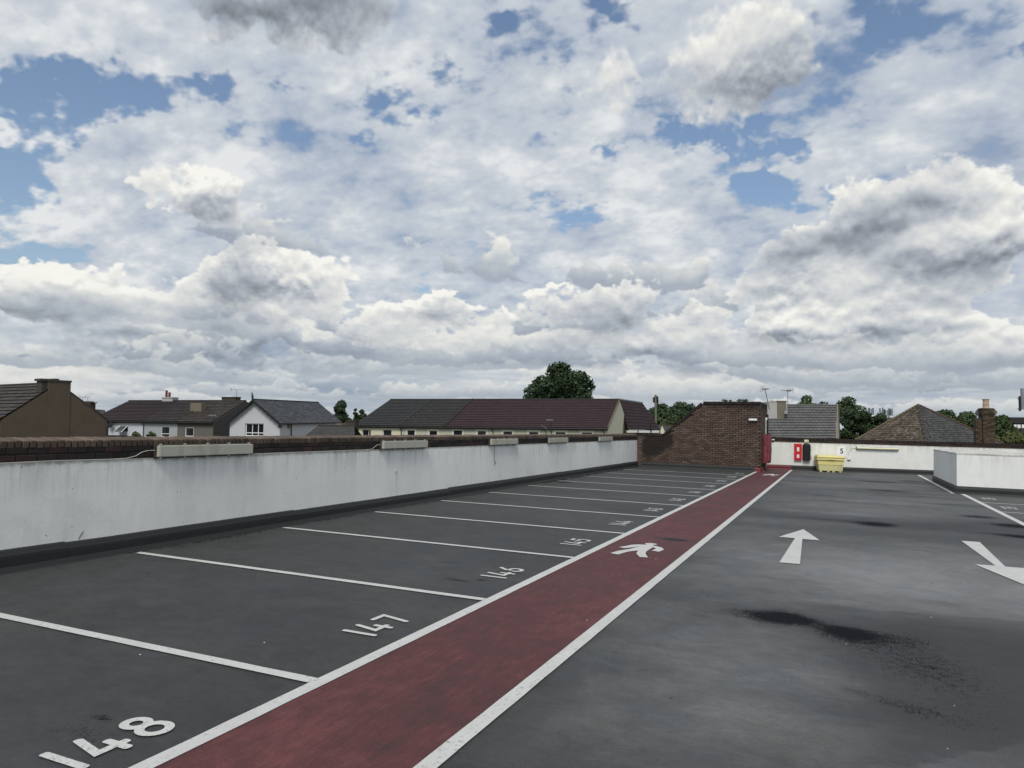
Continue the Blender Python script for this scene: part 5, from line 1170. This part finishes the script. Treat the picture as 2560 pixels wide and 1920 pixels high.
# brown roughcast house at the far left, gable turned to the right
ga = heading(-57); fA = TFrame(at(2, 1051, 45), ga)
u_ = fA.u; sA0 = 0.0; sA1 = fA.hit(267, 1052)[0]; zA0, zA1 = fA.hit(2, 1051)[1], fA.hit(267, 1052)[1]; sAp = sA1*.5; zAp = fA.hit(150, 960)[1]
t = thing('roughcast_house', 'brown roughcast gable-ended house with a broad rendered chimney', 'house', None, fA.P(0, 0, GZ), town=True)
def LG(o, t=t): o.parent = t; o.matrix_parent_inverse = Matrix.Translation(-Vector(t.location)); return o
D_ = 14
mb = MB(); mb.prism([fA.P(0,0,GZ), fA.P(sA1,0,GZ), fA.P(sA1,0,zA1), fA.P(sAp,0,zAp), fA.P(0,0,zA0)], fA.b*D_); LG(mb.build('wall', M['render_brown'], None))
e0, e1 = Vector(fA.P(-.30,.0,zA0-.12)), Vector(fA.P(-.30,D_,zA0-.12)); r0_, r1_ = Vector(fA.P(sAp,.0,zAp+.06)), Vector(fA.P(sAp,D_,zAp+.06))
LG(tile_slope('roof_tiles', M['t_brown'], None, e1, e0, r0_, r1_, 11, .33, .07, .008, seed=4))
mb = MB(); mb.hexa([fA.P(sAp,-.01,zAp-.02), fA.P(sA1+.25,-.01,zA1-.14), fA.P(sA1+.25,D_,zA1-.14), fA.P(sAp,D_,zAp-.02), fA.P(sAp,-.01,zAp+.10), fA.P(sA1+.25,-.01,zA1-.0), fA.P(sA1+.25,D_,zA1-.0), fA.P(sAp,D_,zAp+.12)]); LG(mb.build('rear_roof', M['t_brown'], None))
mb = MB(); mb.tube([r0_, r1_], .09, 8); LG(mb.build('ridge', M['ridge_dark'], None))
ca, cz = fA.hit(105, 948, .0); cb, _ = fA.hit(177, 948, .0)
mb = MB(); mb.fbox(fA, fA.hit(121,950)[0], cb, -.035, .75, zAp-3.6, cz-.12); LG(mb.build('chimney', M['render_brown'], None))
mb = MB(); mb.fbox(fA, ca+.05, fA.hit(122,950)[0], .12, .80, zAp-1.3, cz-.10); LG(mb.build('chimney_brick_side', M['stack_dark'], None))
mb = MB(); mb.fbox(fA, fA.hit(120,950)[0], cb+.05, -.075, .85, cz-.118, cz); mb.fbox(fA, ca-.05, fA.hit(136,950)[0], .04, .9, cz-.098, cz+.05); mb.fbox(fA, fA.hit(137,950)[0], fA.hit(150,950)[0], .1, .8, cz+.002, cz+.09); LG(mb.build('chimney_cap', M['stack_dark'], None))
mb = MB(); s_, z_ = fA.hit(267, 1060); mb.tube([fA.P(sA1+.06,-.05,zA1-.1), fA.P(sA1+.06,-.05,GZ)], .05, 6); LG(mb.build('downpipe', M['gutter'], None))

# roofs and chimney seen over its shoulder
fh = tframe(232, 1028, 92, 14)
t = thing('distant_house', 'far house with a brick chimney showing between the two left-hand roofs', 'house', None, fh.P(fh.hit(205, 1030)[0], 0, GZ), town=True)
def LH(o, t=t): o.parent = t; o.matrix_parent_inverse = Matrix.Translation(-Vector(t.location)); return o
a = [fh.hit(190, 1050), fh.hit(275, 1050), fh.hit(262, 1025, 3), fh.hit(225, 1022, 3)]
LH(tile_slope('roof_tiles', M['t_small'], None, fh.P(a[0][0],0,a[0][1]), fh.P(a[1][0],0,a[1][1]), fh.P(a[2][0],3,a[2][1]), fh.P(a[3][0],3,a[3][1]), 8, .4, .03))
mb = MB(); mb.fbox(fh, a[0][0]+.2, a[1][0]-.2, .2, 6, GZ, a[0][1]); LH(mb.build('wall', M['brickT'], None))
mb = MB(); a0_, z0_ = fh.hit(213, 1003, 1); a1_, _ = fh.hit(228.5, 1007, 1); mb.fbox(fh, a0_, a1_-.2, 1, 1.9, GZ+4, z0_-.25); mb.fbox(fh, a0_-.05, a0_+.45, .95, 1.95, z0_-.24, z0_); mb.fbox(fh, a0_+.46, a1_, .95, 1.95, z0_-.24, z0_-.12); LH(mb.build('chimney', M['brickT'], None))
for px, py, py1, lab in ((206.5, 993, 1012, 'distant aerial on the left, the shorter one above the brown gable'), (219.5, 992, 1004, 'distant aerial on the left, the one beside the brick chimney')):
    yagi('television_aerial', lab, at(px, py1, 92), at(px, py, 92), boom=.7, dirv=RH+FH*.3)
yagi('television_aerial', 'wide television aerial above the dark chimney of the tan house', at(591.5, 1004, 78), at(591.5, 974, 78), boom=1.3, dirv=RH+FH*.2)

# ------------------------------------------------------------------ right-hand roofs
fi = tframe(1921, 1092, 50, 0)
t = thing('grey_roofed_house', 'house with a plain grey tiled roof and twin pale chimney right of the tower', 'house', None, fi.P(fi.hit(1900, 1092)[0], 0, GZ), town=True)
def LI(o, t=t): o.parent = t; o.matrix_parent_inverse = Matrix.Translation(-Vector(t.location)); return o
hi_d = 3.6
I_ = [fi.hit(1880, 1098), fi.hit(2089.5, 1097), fi.hit(2091.5, 1014.5, hi_d), fi.hit(1914, 1013.5, hi_d)]
LI(tile_slope('roof_tiles', M['t_grey'], None, fi.P(I_[0][0],0,I_[0][1]), fi.P(I_[1][0],0,I_[1][1]), fi.P(I_[2][0],hi_d,I_[2][1]), fi.P(I_[3][0],hi_d,I_[3][1]), 13, .30, .070, .003))
mb = MB(); mb.prism([fi.P(I_[0][0]+.2,.1,GZ), fi.P(I_[1][0]-.05,.1,GZ), fi.P(I_[1][0]-.05,.1,I_[1][1]-.05), fi.P(I_[0][0]+.2,.1,I_[0][1]-.05)], fi.b*6.8); LI(mb.build('wall', M['render_pale'], None))
mb = MB(); mb.face([fi.P(I_[3][0],hi_d,I_[3][1]), fi.P(I_[2][0],hi_d,I_[2][1]), fi.P(I_[1][0],7.2,I_[1][1]), fi.P(I_[0][0],7.2,I_[0][1])]); LI(mb.build('rear_roof', M['t_grey'], None))
sR = I_[1][0]; mb = MB(); x2 = fi.hit(2097.5, 1093)[0]
mb.hexa([fi.P(sR+.01,0,I_[1][1]-.35), fi.P(x2,0,I_[1][1]-.35), fi.P(I_[2][0]+.12,hi_d,I_[2][1]-.3), fi.P(I_[2][0]+.02,hi_d,I_[2][1]-.3), fi.P(sR+.01,0,I_[1][1]+.06), fi.P(x2,0,I_[1][1]+.06), fi.P(I_[2][0]+.12,hi_d,I_[2][1]+.06), fi.P(I_[2][0]+.02,hi_d,I_[2][1]+.06)]); LI(mb.build('verge_board', M['stack_buff'], None))
mb = MB(); mb.tube([fi.P(x2+.03,-.02,I_[1][1]+.04), fi.P(I_[2][0]+.16,hi_d,I_[2][1]+.04)], .04, 6); LI(mb.build('verge_gutter', M['gutter'], None))
mb = MB(); mb.face([fi.P(sR-.04,.1,GZ), fi.P(sR-.04,7,GZ), fi.P(sR-.04,7,I_[1][1]-.1), fi.P(I_[2][0]-.04,hi_d,I_[2][1]-.15), fi.P(sR-.04,.1,I_[1][1]-.1)]); LI(mb.build('gable', M['render_tan'], None))
mb = MB(); mb.tube([fi.P(fi.hit(1964,1014,hi_d)[0],hi_d,I_[2][1]+.02), fi.P(I_[2][0],hi_d,I_[2][1]+.03)], .075, 8); LI(mb.build('ridge', M['t_grey'], None))
dch = 2.1
a, z0 = fi.hit(1919, 1003, dch); b, _ = fi.hit(1943, 1003, dch); c, _ = fi.hit(1965.5, 1004, dch); zb_ = fi.hit(1943, 1030, dch)[1]
mb = MB(); mb.fbox(fi, a, b-.01, dch, dch+1.2, zb_-1.2, z0-.06); mb.prism([fi.P(a,dch-.02,z0-.058), fi.P(b-.01,dch-.02,z0-.058), fi.P(b-.25,dch-.02,z0+.04), fi.P((a+b)/2,dch-.02,z0+.09), fi.P(a+.2,dch-.02,z0+.02)], fi.b*1.2); LI(mb.build('pale_stack', M['stack_pale'], None))
mb = MB(); mb.fbox(fi, b+.01, c, dch, dch+1.2, zb_-1.2, z0-.03); mb.fbox(fi, b+.02, c+.04, dch-.04, dch+1.24, z0-.028, z0+.045); LI(mb.build('buff_stack', M['stack_buff'], None))
mb = MB(); q = [fi.hit(1959, 1035, 1.9), fi.hit(1967, 1035, 1.9), fi.hit(1971, 1017, 2.9), fi.hit(1965, 1016, 2.9)]; mb.prism([fi.P(q[0][0],1.75,q[0][1]), fi.P(q[1][0],1.75,q[1][1]), fi.P(q[2][0],3.1,q[2][1]+.12), fi.P(q[3][0],3.1,q[3][1]+.12)], (0, 0, .05)); LI(mb.build('flashing', M['lead'], None))
yagi('television_aerial', 'leaning television aerial strapped beside the pale chimney', at(1923.5, 1024, 51), at(1912.5, 972.5, 51), mat='gutter', boom=.7, dirv=RH*.8+FH*.5, n=5)
yagi('television_aerial', 'upright television aerial with a grey panel reflector behind the grey roof', at(1969.5, 1016, 56), at(1969.5, 976.5, 56), boom=.9, dirv=-RH+FH*.1, n=5)
o = bpy.data.objects[-1] if False else None
mb = MB(); p_ = at(1971.5, 976.5, 56); r_ = CAMP.copy(); mb.hexa([p_+RH*x+Vector((0,0,z))+FH*y for z in (-.07, .07) for x, y in ((-.2,-.01),(.2,-.01),(.2,.01),(-.2,.01))]); o = mb.build('reflector', M['lead'], TOWN_ROOTS[-1]); o.matrix_parent_inverse = Matrix.Translation(-Vector(TOWN_ROOTS[-1].location))

# hipped roof
fj = tframe(2150, 1094, 46, 0)
t = thing('hipped_roof_house', 'house with tall hipped roof, brown tiles facing left grey slates on another', 'house', None, fj.P(fj.hit(2200, 1096)[0], 0, GZ), town=True)
def LJ(o, t=t): o.parent = t; o.matrix_parent_inverse = Matrix.Translation(-Vector(t.location)); return o
apex = at(2295.5, 1013.2, 50); kx = (at(2313, 1099, 46)); klo = apex+(kx-apex)*1.12
hl = at(2152, 1093.5, 50.5); hl = apex+(hl-apex)*1.15; hr = at(2486, 1099.5, 52); hr = apex+(hr-apex)*1.12; bk = apex+Vector((0, 9, -3.2))
def hip_face(nm, mat, A, B, C, n, tile, seed): return LJ(tile_slope(nm, M[mat], None, A, B, C, C+(B-A)*.001, n, tile, .035, .012, seed))
hip_face('brown_tiles', 't_hipb', hl, klo, apex, 21, .17, 2); hip_face('grey_slates', 't_hipg', klo, hr, apex, 21, .20, 6)
mb = MB(); mb.face([hl, apex, bk]); mb.face([apex, hr, bk]); LJ(mb.build('rear_roof', M['t_hipg'], None))
def hip_run(a, b, n, rad, mat, nm):
    for i in range(n):
        mb = MB(); q0, q1 = lerp(a, b, i/n), lerp(a, b, (i+1.05)/n); mb.tube([q0+Vector((0,0,.045)), q1+Vector((0,0,.03))], [rad*1.15, rad*.85], 7); o = LJ(mb.build(nm, M[mat], None))
hip_run(hl, apex, 22, .075, 'lichen_ridge', 'hip_tile'); hip_run(klo, apex, 9, .085, 'stack_dark', 'hip_tile'); hip_run(hr, apex, 26, .075, 'ridge_red', 'hip_tile')
mb = MB(); zc = min(klo.z, hl.z, hr.z)+.02; mb.prism([Vector((v.x, v.y, GZ)) for v in (lerp(hl, bk, .03), lerp(klo, bk, .04), lerp(hr, bk, .03), bk)], (0, 0, zc-GZ-.1)); LJ(mb.build('wall', M['brickT'], None))

# brick chimney at the right
fk = tframe(2456, 1095, 42, 6)
t = thing('brick_chimney', 'tall yellow brick chimney with corbelled top and one banded buff pot', 'chimney', None, fk.P(fk.hit(2456, 1095)[0], 0, GZ), town=True)
def LK(o, t=t): o.parent = t; o.matrix_parent_inverse = Matrix.Translation(-Vector(t.location)); return o
s0, s1 = fk.hit(2457.5, 1060)[0], fk.hit(2487, 1060)[0]; ztop = fk.hit(2472, 1042)[1]; zlow = fk.hit(2472, 1110)[1]; dk = .52
mb = MB(); mb.fbox(fk, s0+.02, s1-.02, .02, dk-.02, GZ, ztop+.5); mb.fbox(fk, fk.hit(2441,1043)[0]+.02, s0+.018, .12, dk-.1, GZ, fk.hit(2441,1044)[1]-.02); LK(mb.build('mortar_core', M['mortar'], None))
bj = MB(); z = zlow; row = 0; rb = random.Random(4)
def ring(mb, a, b, d0, d1, z, h, off):
    x = a+(-.11 if off else 0)
    while x < b-.02:
        q0, q1 = max(a, x), min(b, x+.205)
        if q1-q0 > .03: mb.fbox(fk, q0, q1, d0+rb.uniform(-.008,.008), d0+.09, z, z+h); mb.fbox(fk, q0, q1, d1-.09, d1, z, z+h)
        x += .22
    y = d0+.092
    while y < d1-.12:
        for X0, X1 in ((a, a+.09), (b-.09, b)): mb.fbox(fk, X0, X1, y, min(y+.2, d1-.092), z, z+h)
        y += .215
while z < ztop: ring(bj, s0, s1, 0, dk, z, .058, row % 2); z += .073; row += 1
for k, ex in enumerate((.03, .065, .10, .10, .06, .02)): ring(bj, s0-ex, s1+ex, -ex, dk+ex, z, .062, k % 2); z += .073
sl0 = fk.hit(2441, 1044)[0]; z2 = zlow; zt2 = fk.hit(2441, 1044)[1]; row = 0
while z2 < zt2-.05:
    x = sl0+(-.11 if row % 2 else 0)
    while x < s0-.03:
        q0, q1 = max(sl0, x), min(s0-.004, x+.205)
        if q1-q0 > .03: bj.fbox(fk, q0, q1, .10+rb.uniform(-.006,.006), .19, z2, z2+.058)
        x += .22
    z2 += .073; row += 1
o = LK(bj.build('brickwork', M['brickY'], None)); o['kind'] = 'stuff'
mb = MB(); smid = (s0+s1)/2; c0 = Vector(fk.P(smid, dk/2, z-.03)); zp = fk.hit(2471, 997)[1]; Hh = zp-c0.z; rp = (fk.hit(2478,1010)[0]-fk.hit(2463,1010)[0])/2
mb.tube([c0, c0+Vector((0,0,.08)), c0+Vector((0,0,.081)), c0+Vector((0,0,Hh*.42)), c0+Vector((0,0,Hh*.44)), c0+Vector((0,0,Hh*.47)), c0+Vector((0,0,Hh*.5)), c0+Vector((0,0,Hh*.93)), c0+Vector((0,0,Hh*.94)), c0+Vector((0,0,Hh))], [rp*1.5, rp*1.3, rp, rp*.97, rp*1.08, rp*1.08, rp*.96, rp*.98, rp*1.18, rp*1.18], 14); LK(mb.build('chimney_pot', M['pot_buff'], None))

# ------------------------------------------------------------------ poles, lamp posts, masts
t = thing('telegraph_pole', 'wooden telegraph pole with dark terminal boxes and drooping wire', 'telegraph pole', None, at(1638, 1085, 88)*1, town=True); b0 = Vector(t.location); top = at(1639, 987, 88)-b0
mb = MB(); mb.tube([Vector((top.x, top.y, GZ-b0.z)), top], [.17, .13], 8); mb.build('pole', M['pole'], t)
for dx_, dz_, w, h in ((-.22, -.65, .10, .34), (.22, -.60, .10, .42), (.02, -.35, .16, .14), (.24, -.95, .07, .3)):
    mb = MB(); c = top+RH*dx_+Vector((0,0,dz_)); mb.hexa([c+RH*x+FH*y+Vector((0,0,z)) for z in (-h, h) for x, y in ((-w,-.1),(w,-.1),(w,.1),(-w,.1))]); mb.build('terminal_box', M['gutter'], t)
mb = MB(); c = top+RH*-.28+Vector((0,0,-1.1)); mb.tube([c, c+Vector((0,0,.16))], .11, 8); mb.build('insulator', M['white'], t)
mb = MB(); e = at(1662, 1008, 86)-b0; mb.tube([top+Vector((0,0,-.45)), lerp(top, e, .5)+Vector((0,0,-.35)), e], .022, 5); mb.build('wire', M['gutter'], t)
def lamp_post(px, ytop, depth, label, heads):
    t = thing('street_lamp', label, 'street lamp', 'street lamps beyond the wall', at(px, 1090, depth), town=True); b0 = Vector(t.location); top = at(px, ytop, depth)-b0
    mb = MB(); mb.tube([Vector((top.x, top.y, GZ-b0.z)), top+Vector((0,0,-.1))], [.075, .05], 8); mb.build('post', M['gutter'], t)
    mb = MB(); mb.tube([top+Vector((0,0,-.1)), top+Vector((0,0,.0)), top+Vector((0,0,.02))], [.07, .10, .10], 8)
    for a in heads: mb.hexa([top+RH*(x+a)+FH*y+Vector((0,0,z+.03)) for z, sc in ((0, 1), (.10, .55)) for x, y in ((-.34*sc,-.14),(.34*sc,-.14),(.34*sc,.14),(-.34*sc,.14))])
    mb.build('lantern', M['metal'], t)
lamp_post(1378, 1052, 62, 'street lamp with a flat grey lantern before the red-roofed terrace', (-.12,))
lamp_post(535.5, 1041, 62, 'street lamp with a pale lantern in front of the shaded tan gable', (-.16,))
t = thing('bent_aerial_wire', 'thin bent white rod sticking up beside the terrace downpipe', 'aerial', None, at(1366, 1072, 70), town=True); b0 = Vector(t.location)
mb = MB(); mb.tube([Vector((0,0,-.4)), Vector((0,0,.05)), at(1352, 1062, 70)-b0], .03, 5); mb.build('rod', M['metal'], t)
def mast_head(name, label, px, py0, py1, depth, n, seed, w=1.4):
    rm = random.Random(seed); t = thing(name, label, 'phone mast', 'mobile phone masts', at(px, py1, depth), town=True); b0 = Vector(t.location); top = at(px, py0, depth)-b0; H = top.z
    mb = MB(); mb.tube([Vector((top.x, top.y, GZ-b0.z)), top*.9], [.22, .14], 8)
    for f in (.15, .55): mb.tube([top*f-RH*w*.5, top*f+RH*w*.5], .05, 5)
    mb.build('pole', M['metal'], t)
    for i in range(n):
        x = w*(-.5+(i+.5)/n)+rm.uniform(-.08,.08); h = H*rm.uniform(.55,.85); z = H*rm.uniform(.0,.16); ww = rm.uniform(.09,.20); mb = MB(); c = top*0+RH*x+FH*rm.uniform(-.3,.3)+Vector((0,0,z))
        mb.hexa([c+RH*a+FH*b+Vector((0,0,cc)) for cc in (0, h) for a, b in ((-ww,-.08),(ww,-.08),(ww,.08),(-ww,.08))]); mb.build('antenna_panel', M['lead' if i % 2 else 'gutter'], t)
mast_head('phone_mast', 'distant phone mast with grey panels above the conifers, left one', 2174, 1017, 1040, 170, 5, 1, 2.0)
mast_head('phone_mast', 'distant phone mast cluster just left of the hipped roof', 2207, 1016, 1042, 170, 3, 2, 1.8); mast_head('phone_mast', 'distant phone mast with tall slim panels nearest the hipped roof', 2222, 1018, 1042, 170, 4, 3, 2.4)
mast_head('phone_mast', 'phone mast with curved brackets cut off by the right edge', 2566, 968, 1032, 90, 6, 4, 2.2)
# far buildings right
fz = tframe(2520, 1072, 130, 8); a = fz.hit(2510, 1043); b = fz.hit(2600, 1043); zb_ = fz.hit(2530, 1058)[1]
t = thing('distant_block', 'distant dark-roofed building with white panels at the right edge', 'building', None, fz.P(a[0], 0, GZ), town=True)
def LZ(o, t=t): o.parent = t; o.matrix_parent_inverse = Matrix.Translation(-Vector(t.location)); return o
mb = MB(); mb.fbox(fz, a[0], b[0], 0, 8, zb_, a[1]); LZ(mb.build('roof', M['t_char'], None)); mb = MB(); mb.fbox(fz, a[0]+.3, b[0], .3, 7.7, GZ, zb_-.01); LZ(mb.build('wall', M['stack_dark'], None))
for x0, x1 in ((2536, 2543), (2545, 2553), (2556, 2566)): q0, q1 = fz.hit(x0, 1062)[0], fz.hit(x1, 1062)[0]; mb = MB(); mb.fbox(fz, q0, q1, .2, .28, fz.hit(x0,1070)[1], fz.hit(x0,1061)[1]); LZ(mb.build('white_panel', M['white'], None))
fz2 = tframe(2205, 1060, 95, 8); a = fz2.hit(2198, 1062); b = fz2.hit(2255, 1044, 3)
t = thing('distant_house', 'grey distant roof just left of the hipped roof', 'house', None, fz2.P(a[0], 0, GZ), town=True)
def LZ2(o, t=t): o.parent = t; o.matrix_parent_inverse = Matrix.Translation(-Vector(t.location)); return o
zr_ = fz2.hit(2215, 1043.5, 3)[1]; LZ2(tile_slope('roof_tiles', M['t_small'], None, fz2.P(a[0],0,zr_-2.2), fz2.P(b[0],0,zr_-2.2), fz2.P(b[0],3,zr_), fz2.P(a[0]+.4,3,zr_), 8, .4, .03)); mb = MB(); mb.fbox(fz2, a[0]+.2, b[0], .2, 6, GZ, zr_-2.25); LZ2(mb.build('wall', M['render_taupe_shade'], None))

# ------------------------------------------------------------------ trees
def tree(label, px, ytop, ybot, halfw, depth, n, leaf, mat='leaf', seed=1, lobes=10, trunk_h=None, gap=.35, group='trees beyond the roofs', name='tree', zb=None, flat=.8, shape='round'):
    """crown of clumps of small leaves between photo rows ytop and ybot, on a tapered trunk with limbs"""
    rt = random.Random(seed); halfw = halfw*(1.0 if halfw > 80 or shape == 'block' else 1.15); sc = depth/PF; top = at(px, ytop, depth); W2 = halfw*sc; Hc = (ybot-ytop)*sc
    t = thing(name, label, 'tree', group, (top.x, top.y, GZ), town=True); b0 = Vector(t.location); ctr = Vector((0, 0, top.z-b0.z-Hc/2))
    cl = []
    for i in range(lobes):
        if shape == 'round':
            while True:
                v = Vector((rt.uniform(-1,1), rt.uniform(-1,1), rt.uniform(-1,1)))
                if v.length < 1: break
            taper = 1-.25*max(0, v.z); r = rt.uniform(.28,.44)*min(W2, Hc/2*1.2)
            c = ctr+RH*v.x*(W2-r*.8)*taper+FH*v.y*(W2-r)*.8+Vector((0,0,v.z*(Hc/2-r*.8)))
        elif shape == 'block':
            r = .42*W2; c = ctr+RH*rt.uniform(-.75,.75)*W2+FH*rt.uniform(-.8,.3)+Vector((0,0,Hc*(-.5+(i+.5)/lobes)-.2))
        else:
            c = ctr+RH*(W2*(-1+2*(i+.5)/lobes))+FH*rt.uniform(-1,1)+Vector((0,0,rt.uniform(-.3,.32)*Hc)); r = rt.uniform(.26,.40)*Hc
        cl.append((c, r))
    if shape == 'round': cl += [(ctr+Vector((0,0,Hc*.5-.30*W2)), .34*W2), (ctr, .5*min(W2, Hc/2)), (ctr+RH*W2*.62-Vector((0,0,Hc*.22)), .33*W2), (ctr-RH*W2*.62-Vector((0,0,Hc*.22)), .33*W2)]
    mb = MB(); tot = sum(r*r for _, r in cl)
    for c, r in cl:
        for _ in range(int(n*r*r/tot)):
            d = Vector((rt.gauss(0,1), rt.gauss(0,1), rt.gauss(0,1))).normalized(); q = rt.uniform(.45, 1.08)**.6
            p = c+Vector((d.x, d.y, d.z*flat+.03))*r*q
            if mnoise.noise(Vector((p.x, p.y, p.z))*(1.9/max(r, .5))+Vector((seed, 0, 0))) < -gap+.15*rt.random(): continue
            s = leaf*rt.uniform(.55, 1.25); a = (d+Vector((rt.gauss(0,.6), rt.gauss(0,.6), rt.gauss(0,.6)))).normalized(); u = a.orthogonal().normalized(); w = a.cross(u); k = rt.random()*6.28
            u, w = u*math.cos(k)+w*math.sin(k), w*math.cos(k)-u*math.sin(k)
            mb.face([p+u*s, p+w*s*.6+a*s*.15, p-u*s, p-w*s*.6+a*s*.15])
    mb.build('crown', M[mat], t)
    mb = MB(); th = ctr.z; r0 = max(.12, W2*.055); mb.tube([(0,0,0), (.05*W2,0,th*.45), (0,.04*W2,th*.8), (0,0,th+Hc*.2)], [r0*1.3, r0, r0*.75, r0*.3], 8)
    for c, r in cl[:7]: mb.tube([(0,.02*W2,th*rt.uniform(.6,.85)), (c.x*.5, c.y*.5, (th*.85+c.z)/2), tuple(c)], [r0*.5, r0*.32, r0*.1], 5)
    mb.build('trunk', M['bark'], t); return t
tree('big round dark tree rising behind the red-roofed terrace', 1396, 903, 1040, 92, 112, 15000, .30, 'leaf2', 3, 26, gap=.42)
tree('dark rounded tree between the slate roof and the charcoal roof', 855, 1000, 1075, 27, 100, 5200, .20, 'leaf2', 4, 18, gap=.34)
tree('small tree at the left verge of the charcoal roof', 889, 1022, 1075, 9, 104, 900, .18, 'leaf2', 5, 6)
tree('low tree partly hidden by the charcoal roof', 905, 1024, 1080, 17, 118, 1800, .20, 'leaf2', 6, 8)
tree('broad dark tree behind the telegraph pole, left crown', 1652, 1008, 1085, 42, 120, 8000, .26, 'leaf2', 7, 24, gap=.8)
tree('broad dark tree behind the telegraph pole, right crown', 1703, 1001, 1088, 46, 118, 9000, .26, 'leaf2', 8, 26, gap=.8)
tree('low leafy tree in front of the dark pair, near the pole', 1672, 1030, 1078, 34, 108, 4000, .24, 'leaf', 9, 16, gap=.8)
tree('dense green tree showing above the grey roof', 2016, 987, 1060, 36, 84, 5200, .17, 'leaf', 10, 20, gap=.42)
tree('low green tree along the ridge of the grey roof', 2058, 1004, 1060, 34, 88, 3600, .17, 'leaf', 12, 16)
tree('airy tree with gaps of sky right of the grey roof', 2122, 991, 1060, 40, 84, 6000, .16, 'leaf', 13, 26, gap=.26)
tree('dense conifer hedge block right of the grey roof, left part', 2128, 1028, 1130, 36, 62, 9000, .12, 'leaf2', 14, 26, gap=.9, shape='block')
tree('dense conifer hedge block near the hipped roof, right part', 2172, 1033, 1130, 34, 64, 8000, .12, 'leaf2', 15, 24, gap=.9, shape='block')
tree('narrow dark conifer among the hedge under the phone masts', 2196, 1044, 1120, 16, 70, 3200, .12, 'leaf2', 16, 12, gap=.8, shape='block')
tree('round green tree behind the hipped roof, left of the brick chimney', 2364, 1022, 1095, 50, 78, 9000, .16, 'leaf', 17, 30, gap=.7)
tree('wide green tree between the hipped roof and the brick chimney', 2418, 1026, 1100, 50, 80, 9000, .16, 'leaf', 18, 30, gap=.7)
tree('dark green tree right of the brick chimney', 2508, 1037, 1105, 36, 74, 6000, .15, 'leaf', 19, 20, gap=.7)
tree('low yellow-green tree at the right edge beside the chimney', 2532, 1076, 1130, 50, 60, 7000, .13, 'leaf3', 20, 24, gap=.9)
tree('yellow-green shrub top next to the brick chimney foot', 2448, 1070, 1110, 14, 66, 1200, .12, 'leaf3', 22, 6, gap=.8)
tree('leafy green shrub in front of the white house', 340, 1079, 1110, 21, 62, 1300, .12, 'leaf3', 23, 8, gap=.5, name='shrub')
tree('small spindly shrub in front of the pale grey house', 379, 1078, 1110, 12, 62, 420, .12, 'leaf3', 24, 6, gap=.2, name='shrub')

# settle the town into its own level frame
for o in TOWN_ROOTS: o.matrix_world = TOWN @ (Matrix.Translation(o.location) @ o.rotation_euler.to_matrix().to_4x4())
bpy.context.view_layer.update()
